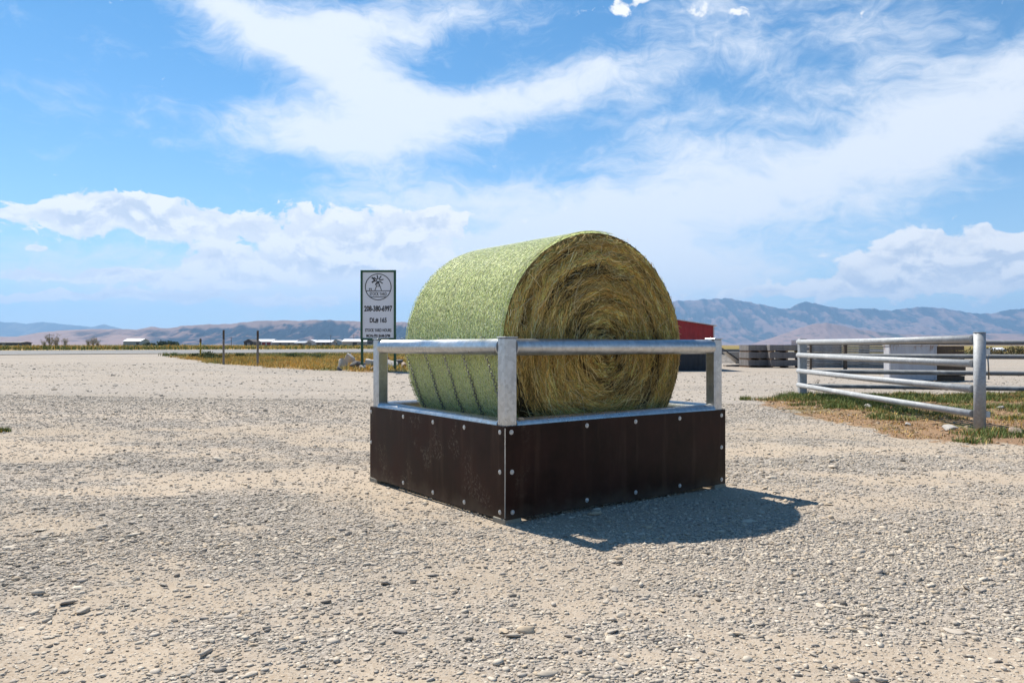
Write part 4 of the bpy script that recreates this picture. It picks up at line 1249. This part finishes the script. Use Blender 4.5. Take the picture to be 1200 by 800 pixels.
farm(319, 345, 399, 590, 'grey', 'roof', 'long grey shed with pale roof left of the middle in the farm row', False, [(.3, .4, .8, 'dark'), (.7, .8, .8, 'dark')])
farm(345.5, 357, 400, 575, 'grey', 'blue', 'short grey shed joined to the long one in the farm row', False, [(.3, .7, .8, 'dark')])
farm(357, 370, 398.2, 610, 'white', 'roof', 'white gabled farm building in the middle of the farm row', True, [(.36, .60, .7, 'grey')])
farm(370, 388, 398.6, 600, 'grey', 'roof', 'grey farm shed with a white roof and dark bays', False, [(.1, .3, .8, 'dark'), (.4, .6, .8, 'dark'), (.7, .9, .8, 'dark')])
farm(387, 400, 397.6, 640, 'blue', 'grey', 'bluish grey gabled barn left of the sign', True, [(.36, .64, .7, 'dark')])
farm(401, 430, 397.4, 570, 'tan', 'roof', 'wide tan barn with white roof directly left of the sign post', False, [(.42, .60, .85, 'dark'), (.68, .95, .7, 'grey')])
farm(144.5, 164.5, 396.8, 720, 'tan', 'roof', 'lone pale barn far off on the left with a bright roof', False, [(.75, .92, .7, 'dark')])
farm(-30, 24, 400.6, 520, 'dark', 'dark', 'long low dark shed at the left edge on the horizon', False, [(.6, .68, .8, 'grey')], 12, .75)
farm(1166, 1173, 408.8, 110, 'white', 'roof', 'tiny white hut beyond the right end of the fence', False, [(.4, .6, .7, 'grey')], 1.0, .75)
# utility poles
for (px_, top, Y, lab) in ((271, 394.8, 520, 'thin utility pole beyond the left wooden post'), (387.5, 392.5, 600, 'utility pole over the grey farm sheds'), (414.5, 391.5, 590, 'tallest utility pole just left of the sign'), (58, 391, 420, 'utility pole above the weeds on the left horizon')):
    x = (px_-600)/FPX*Y; h_ = EYE+(HOR-top)/FPX*Y-.78
    t_ = thing('utility_pole', lab, 'utility pole', (x, Y, .78), .2, 'utility poles across the fields')
    m = MB(); m.tube([(0, 0, -.5), (0, 0, h_)], .18, 8, True, [.2, .13]); m.build('pole', WOODD, t_)
    m = MB(); m.box((0, -.16, h_-.6), (2.4, .14, .14)); m.build('crossarm', WOODD, t_)

# pickup on the road behind the sign
def pickup():
    Y = 118.0; x = (433.5-600)/FPX*Y
    t_ = thing('pickup_truck', 'dark pickup truck seen end-on beyond the road behind the sign', 'pickup truck', (x, Y, .78), R(4))
    paint = simple('dark_vehicle_paint', (.05, .055, .065), .3, 0, .1, 2, 0); glass = simple('vehicle_glass', (.35, .42, .48), .1, 0, .1, 2, 0, spec=.8); rub = simple('tyre_rubber', (.02, .02, .02), .9, 0, .2, 5, 0)
    m = MB(); m.box((0, 2.6, .62), (1.45, 5.2, .46), None, .08); m.build('body', paint, t_)
    m = MB()
    m.add([(-.68, 1.5, .855), (.68, 1.5, .855), (.68, 3.6, .855), (-.68, 3.6, .855), (-.54, 1.9, 1.36), (.54, 1.9, 1.36), (.54, 3.3, 1.36), (-.54, 3.3, 1.36)],
          [(4, 5, 6, 7), (0, 1, 5, 4), (1, 2, 6, 5), (2, 3, 7, 6), (3, 0, 4, 7)]); cb = m.build('cab', paint, t_)
    m = MB(); m.add([(-.58, 1.55, .90), (.58, 1.55, .90), (.49, 1.86, 1.29), (-.49, 1.86, 1.29)], [(0, 1, 2, 3)]); m.build('windscreen', glass, cb)
    for xx in (-.66, .66):
        for yq_ in (.95, 4.25):
            m = MB(); m.tube([(xx-.11, yq_, .34), (xx+.11, yq_, .34)], .34, 16); w = m.build('wheel', rub, t_)
            m = MB(); m.tube([(xx+math.copysign(.112, xx), yq_, .34), (xx+math.copysign(.125, xx), yq_, .34)], .19, 12); m.build('rim', BOLT, w)
    for xx in (-.52, .52):
        m = MB(); m.box((xx, -.012, .66), (.24, .03, .13), None, .01); m.build('headlight', WHT, t_)
    m = MB(); m.box((0, -.03, .46), (1.38, .08, .13), None, .02); m.build('bumper', BOLT, t_)
pickup()

# ------------------------------------------------------------------ foliage
LEAFM = strand_mat('foliage', .8)
def blades(name, X, Y, H, Wd, spread, n_per, pal, wts, parent=None, base=None):
    """tufts: n_per bent blades fanned from each root"""
    N = len(X)*n_per
    rx_ = np.repeat(X, n_per)+RNG.normal(0, 1, N)*np.repeat(spread, n_per); ry_ = np.repeat(Y, n_per)+RNG.normal(0, 1, N)*np.repeat(spread, n_per)
    h_ = np.repeat(H, n_per)*RNG.uniform(.45, 1.15, N)
    a = RNG.uniform(0, 2*np.pi, N); lean = RNG.uniform(.1, .8, N)*h_
    z = (ground_h(rx_, ry_) if base is None else np.full(N, float(base)))-.01
    w = np.repeat(Wd, n_per)*RNG.uniform(.6, 1.3, N)/2
    b_ = a+np.pi/2+RNG.normal(0, .5, N)
    cx_, sy_ = np.cos(b_)*w, np.sin(b_)*w
    p0 = np.stack([rx_-cx_, ry_-sy_, z], -1); p1 = np.stack([rx_+cx_, ry_+sy_, z], -1)
    mx, my = rx_+np.cos(a)*lean*.35, ry_+np.sin(a)*lean*.35
    p2 = np.stack([mx+cx_*.8, my+sy_*.8, z+h_*.6], -1); p3 = np.stack([mx-cx_*.8, my-sy_*.8, z+h_*.6], -1)
    p4 = np.stack([rx_+np.cos(a)*lean+cx_*.15, ry_+np.sin(a)*lean+sy_*.15, z+h_], -1); p5 = np.stack([rx_+np.cos(a)*lean-cx_*.15, ry_+np.sin(a)*lean-sy_*.15, z+h_], -1)
    Vv = np.stack([p0, p1, p2, p3, p4, p5], 1).reshape(-1, 3); k = np.arange(N)*6
    F = np.concatenate([np.stack([k, k+1, k+2, k+3], -1), np.stack([k+3, k+2, k+4, k+5], -1)])
    if isinstance(wts, np.ndarray) and wts.ndim == 2:
        pal = np.array(pal); cw = np.cumsum(np.repeat(wts, n_per, axis=0), 1); u = RNG.uniform(0, 1, (N, 1))*cw[:, -1:]
        i = (u > cw).sum(1); cols = np.clip(pal[i]*RNG.uniform(.7, 1.25, (N, 1)), 0, 1)
    else: cols = strand_cols(N, pal, wts)
    me = mesh_from(name, Vv, F, LEAFM); cattr(me, 'col', np.repeat(cols, 6, axis=0))
    return link(name, me, parent)
PALG = [(.11, .16, .035), (.17, .21, .055), (.32, .31, .11), (.72, .44, .09), (.80, .58, .18), (.50, .28, .09)]
def scatter_poly(poly, N, jitter=True):
    xs = [p[0] for p in poly]; ys = [p[1] for p in poly]
    x = RNG.uniform(min(xs), max(xs), N); y = RNG.uniform(min(ys), max(ys), N)
    return x, y
# left verge
x, y = scatter_poly(VERGE_L, 60000); vl, _ = verge(x, y); x, y = x[vl], y[vl]
dr = sstep(fbm(x*.5, y*.35, 51, 3), .38, .55); fr = sstep(y - .93*x, 55, 75)
dr = np.clip(.62+.6*dr-1.25*fr, 0, 1)
keep = RNG.uniform(0, 1, len(x)) < .85; x, y, dr = x[keep][:17000], y[keep][:17000], dr[keep][:17000]
wt = np.stack([.5*(1-dr)+.04, .5*(1-dr)+.06, .25+0*dr, .9*dr+.04, .6*dr+.04, .35*dr+.03], -1)
o = blades('verge_grass', x, y, RNG.uniform(.05, .20, len(x)), np.full(len(x), .022), np.full(len(x), .10), 5, PALG, wt)
tag(o, 'golden dry grass and green weeds on the roadside strip by the sign', 'grass', None, 'stuff')
# right verge
x, y = scatter_poly([p for p in VERGE_R], 90000); _, vr = verge(x, y); k = vr & (x/y < .85); x, y = x[k], y[k]
# green near the fence line and at the back, brown in front
fd_ = np.abs(x-6.9-(y-10.96)*.042)
gr_ = np.clip(np.exp(-(fd_/.9)**2)*sstep(y, 12, 14.5)*1.1 + sstep(y, 15.2, 17)*.7 + sstep(fbm(x*.8, y*.8, 88, 3), .56, .66)*.9, 0, 1)
cov = np.clip(.25+gr_, 0, 1)*(.3+.9*fbm(x*1.3, y*1.3, 19, 3))
cov *= sstep(fbm(x*2.1, y*2.1, 23, 3), .40, .56)+.06
keep = RNG.uniform(0, 1, len(x)) < cov
x, y, gr_ = x[keep][:9000], y[keep][:9000], gr_[keep][:9000]
dr = 1-gr_
wt = np.stack([1.0*gr_+.03, .8*gr_+.05, .22+0*dr, 0.14*dr+.02, .12*dr+.03, .8*dr+.02], -1)
o = blades('verge_grass', x, y, RNG.uniform(.02, .06, len(x))+.055*gr_*RNG.uniform(.4, 1.5, len(x)), np.full(len(x), .009), np.full(len(x), .05), 7, PALG, wt)
tag(o, 'green and brown grass growing along the foot of the pipe fence', 'grass', None, 'stuff')
# dead litter and clods between the tufts on the right
N = 9000; x, y = scatter_poly(VERGE_R, N*3); _, vr = verge(x, y); k = vr & (x/y < .85); x, y = x[k][:N], y[k][:N]
st_ = stones_mesh(x, y, np.clip(RNG.lognormal(math.log(.03), .5, len(x)), .01, .12), 1, 16, np.array([(.36, .22, .11), (.48, .38, .27), (.24, .13, .06)])[RNG.integers(0, 3, len(x))]*RNG.uniform(.8, 1.2, (len(x), 1)))
me = mesh_from('dirt_clods', st_[0], st_[1], stone_mat()); cattr(me, 'col', st_[2]); tag(link('dirt_clods', me), 'brown clods and pebbles among the verge grass', 'dirt', None, 'stuff')
# tall grass strip beyond the road
N = 16000; s_ = RNG.uniform(-95, 150, N); w_ = RNG.uniform(7, 60, N)**1.0
x = o0[0]+ud[0]*s_+nd[0]*w_; y = o0[1]+ud[1]*s_+nd[1]*w_
k = (np.abs(x/y) < .8) & (y > 30) & (x/y < .17); x, y = x[k], y[k]
dr = sstep(fbm(x*.06, y*.06, 54, 3), .42, .60)
wt = np.stack([.4*(1-dr)+.05, .6*(1-dr)+.1, .4+0*dr, .5*dr+.06, .4*dr+.08, .1*dr], -1)
o = blades('field_grass', x, y, RNG.uniform(.2, .5, len(x)), np.full(len(x), .07), np.full(len(x), .28), 5, PALG, wt)
tag(o, 'yellow green field grass along the far side of the road', 'grass', None, 'stuff')
# small tuft at the left edge of the yard, others
def tuft(px_, py_, h_, w_, n, lab, green=True, name='weed', cat='weed'):
    x, y = GP(px_, py_)
    xs = x+RNG.normal(0, 1, n)*w_; ys = y+RNG.normal(0, 1, n)*w_*.8
    o = blades(name, xs-x, ys-y, np.full(n, h_), np.full(n, .008 if y < 25 else .03), np.full(n, .012), 6, PALG, [5, 4, 2, .8, .3, .1] if green else [1, 1, 1, 4, 4, 2], None, 0.0)
    o.location = (x, y, gh(x, y)); tag(o, lab, cat); return o
tuft(3, 505, .07, .055, 50, 'small bright green weed tuft in the gravel at the left edge')
tuft(875, 469, .10, .09, 60, 'small green weed tuft at the left tip of the right verge')
tuft(200, 417, .25, .35, 40, 'low green weed clump at the outer tip of the left verge')
def stalky(px_, py_, h_, n, lab, pal=((.10, .085, .05), (.16, .14, .07)), bush=.25, Y=None, name='tall_weed', cat='weed'):
    if Y is None: x, y = GP(px_, py_)
    else: y = Y; x = (px_-600)/FPX*Y
    t_ = thing(name, lab, cat, (x, y, gh(x, y)))
    mb = MB(); tips = []
    for k in range(n):
        a = random.uniform(0, 2*math.pi); l = h_*random.uniform(.6, 1); sp_ = l*random.uniform(.1, .4)*bush*4
        p1 = Vector((math.cos(a)*sp_*.4, math.sin(a)*sp_*.4, l*.5)); p2 = Vector((math.cos(a)*sp_, math.sin(a)*sp_, l))
        mb.tube([(0, 0, 0), p1, p2], .01, 4, False, [h_*.006, h_*.005, h_*.003]); tips += [p1, p2, p1.lerp(p2, .5)]
        for q in range(3):
            b0 = p1.lerp(p2, random.uniform(0, .9)); b1 = b0+Vector((random.gauss(0, 1), random.gauss(0, 1), .8+random.random())).normalized()*l*.18
            mb.tube([b0, b1], .01, 3, False, [h_*.004, h_*.002]); tips.append(b1)
    mb.build('stem', WOODG, t_)
    vs = []; fs = []
    cl = []
    for p in tips:
        for q in range(16):
            c_ = p+Vector((random.gauss(0, 1), random.gauss(0, 1), random.gauss(0, 1)))*h_*.05; s_ = h_*random.uniform(.010, .024)
            a1 = Vector((random.gauss(0, 1), random.gauss(0, 1), random.gauss(0, 1))).normalized(); a2 = a1.orthogonal()
            i = len(vs); vs += [c_-a1*s_, c_+a2*s_*.6, c_+a1*s_, c_-a2*s_*.6]; fs.append((i, i+1, i+2, i+3)); cc_ = random.choice(pal); cl += [cc_]*4
    me = mesh_from('leaves', [tuple(v) for v in vs], fs, LEAFM); cattr(me, 'col', np.array(cl)); link('leaves', me, t_)
for i, (px_, h_, lab) in enumerate([(52, 1.5, 'leftmost stalky dark weed on the skyline'), (60, 2.3, 'tall branching weed on the left skyline'), (66, 2.1, 'tall stalky weed beside the branching one on the left skyline'),
        (76, 1.7, 'dense leafy weed clump on the left skyline'), (104, 1.6, 'thin weed between the weed clumps and the lone barn'), (109, 2.0, 'tall thin weed left of the lone barn'), (115, 1.5, 'short weed nearest the lone barn')]):
    stalky(px_, 0, h_*.66, 12, lab, pal=((.20, .17, .09), (.24, .23, .11)), Y=86+3*math.sin(i*4), bush=.3)
stalky(957, 457, .27, 7, 'dark dried weed at the foot of the far fence post', pal=((.06, .05, .045), (.12, .10, .08)), bush=.3)
stalky(966, 459, .18, 6, 'small dark weed just right of the far fence post', pal=((.07, .06, .05), (.12, .10, .07)), bush=.3)
# shrubs on the left verge and trees / brush in the distance
def shrub(x, y, w_, h_, lab, pal, n=900, name='shrub', cat='shrub', leaf=.05, trunk=True, group=None, z=None):
    t_ = thing(name, lab, cat, (x, y, gh(x, y) if z is None else z), 0, group)
    c_ = RNG.normal(0, 1, (10, 3)); c_ /= np.linalg.norm(c_, axis=1)[:, None]; c_ *= RNG.uniform(.25, .75, (10, 1)); c_[:, 2] = np.abs(c_[:, 2])
    i = RNG.integers(0, 10, n); p = c_[i]+RNG.normal(0, .21, (n, 3)); p[:, 2] = np.clip(p[:, 2]+.12, .02, 1.1)
    p = p*np.array([w_/2, w_/2*.8, h_*.9])
    a1 = RNG.normal(0, 1, (n, 3)); a1 /= np.linalg.norm(a1, axis=1)[:, None]; a2 = np.cross(a1, RNG.normal(0, 1, (n, 3))); a2 /= np.linalg.norm(a2, axis=1)[:, None]
    s_ = leaf*RNG.uniform(.6, 1.4, (n, 1))
    Vv = np.stack([p-a1*s_, p+a2*s_*.6, p+a1*s_, p-a2*s_*.6], 1).reshape(-1, 3); F = np.arange(n*4).reshape(-1, 4)
    cl = strand_cols(10, pal, [1]*len(pal))[i]*RNG.uniform(.8, 1.25, (n, 1))
    me = mesh_from('crown', Vv, F, LEAFM); cattr(me, 'col', np.repeat(cl, 4, axis=0)); link('crown', me, t_)
    mb = MB()
    for k in range(6): mb.tube([(0, 0, -.05), Vector(c_[k]*np.array([w_/4, w_/4, h_*.45])), Vector(c_[k]*np.array([w_/2, w_/2*.8, h_*.9]))], .01, 4, False, [h_*.03, h_*.02, h_*.008])
    mb.build('trunk', WOODD, t_)
    return t_
GS = [(.05, .075, .02), (.08, .11, .03), (.11, .14, .045)]
for px_, py_, w_, h_, lab in ((241, 420, 1.3, .42, 'round green shrub beside the yellow marker post'), (252, 421, 1.9, .38, 'wide low green shrub left of the left wooden post'), (228, 419, .9, .25, 'small green shrub left of the yellow marker post'),
        (282, 419, 1.2, .28, 'low green shrub between the two wooden posts'), (343, 419.5, 1.6, .26, 'green shrub low in the grass middle of the verge'), (368, 419.5, 1.4, .22, 'green shrub right of the verge middle')):
    x, y = GP(px_, py_); shrub(x, y, w_, h_, lab, GS, 900, leaf=.035, group='green shrubs on the roadside verge')
for px_, top, w_, Y, lab in ((191, 398, 9, 480, 'largest round tree on the left horizon'), (199, 399.6, 6, 480, 'small round tree in the middle of the left trio'), (205, 399, 6, 480, 'right tree of the left horizon trio'),
        (175, 401.5, 8, 480, 'low bush just right of the lone barn')):
    x = (px_-600)/FPX*Y; h_ = EYE+(HOR-top)/FPX*Y-.78
    shrub(x, Y, w_, h_, lab, [(.07, .10, .04), (.09, .13, .055)], 800, 'tree', 'tree', .5, group='trees on the far left horizon', z=.78)
for i in range(14):
    px_ = 1098+i*15+random.uniform(-4, 4); Y = 78+random.uniform(-6, 10); x = (px_-600)/FPX*Y
    shrub(x, Y, random.uniform(2.2, 3.6), random.uniform(.8, 1.25), 'brown-green brush in the line beyond the right end of the fence', [(.11, .085, .035), (.16, .12, .045), (.09, .10, .04)], 700, 'bush', 'bush', .09, group='brush line beyond the fence')
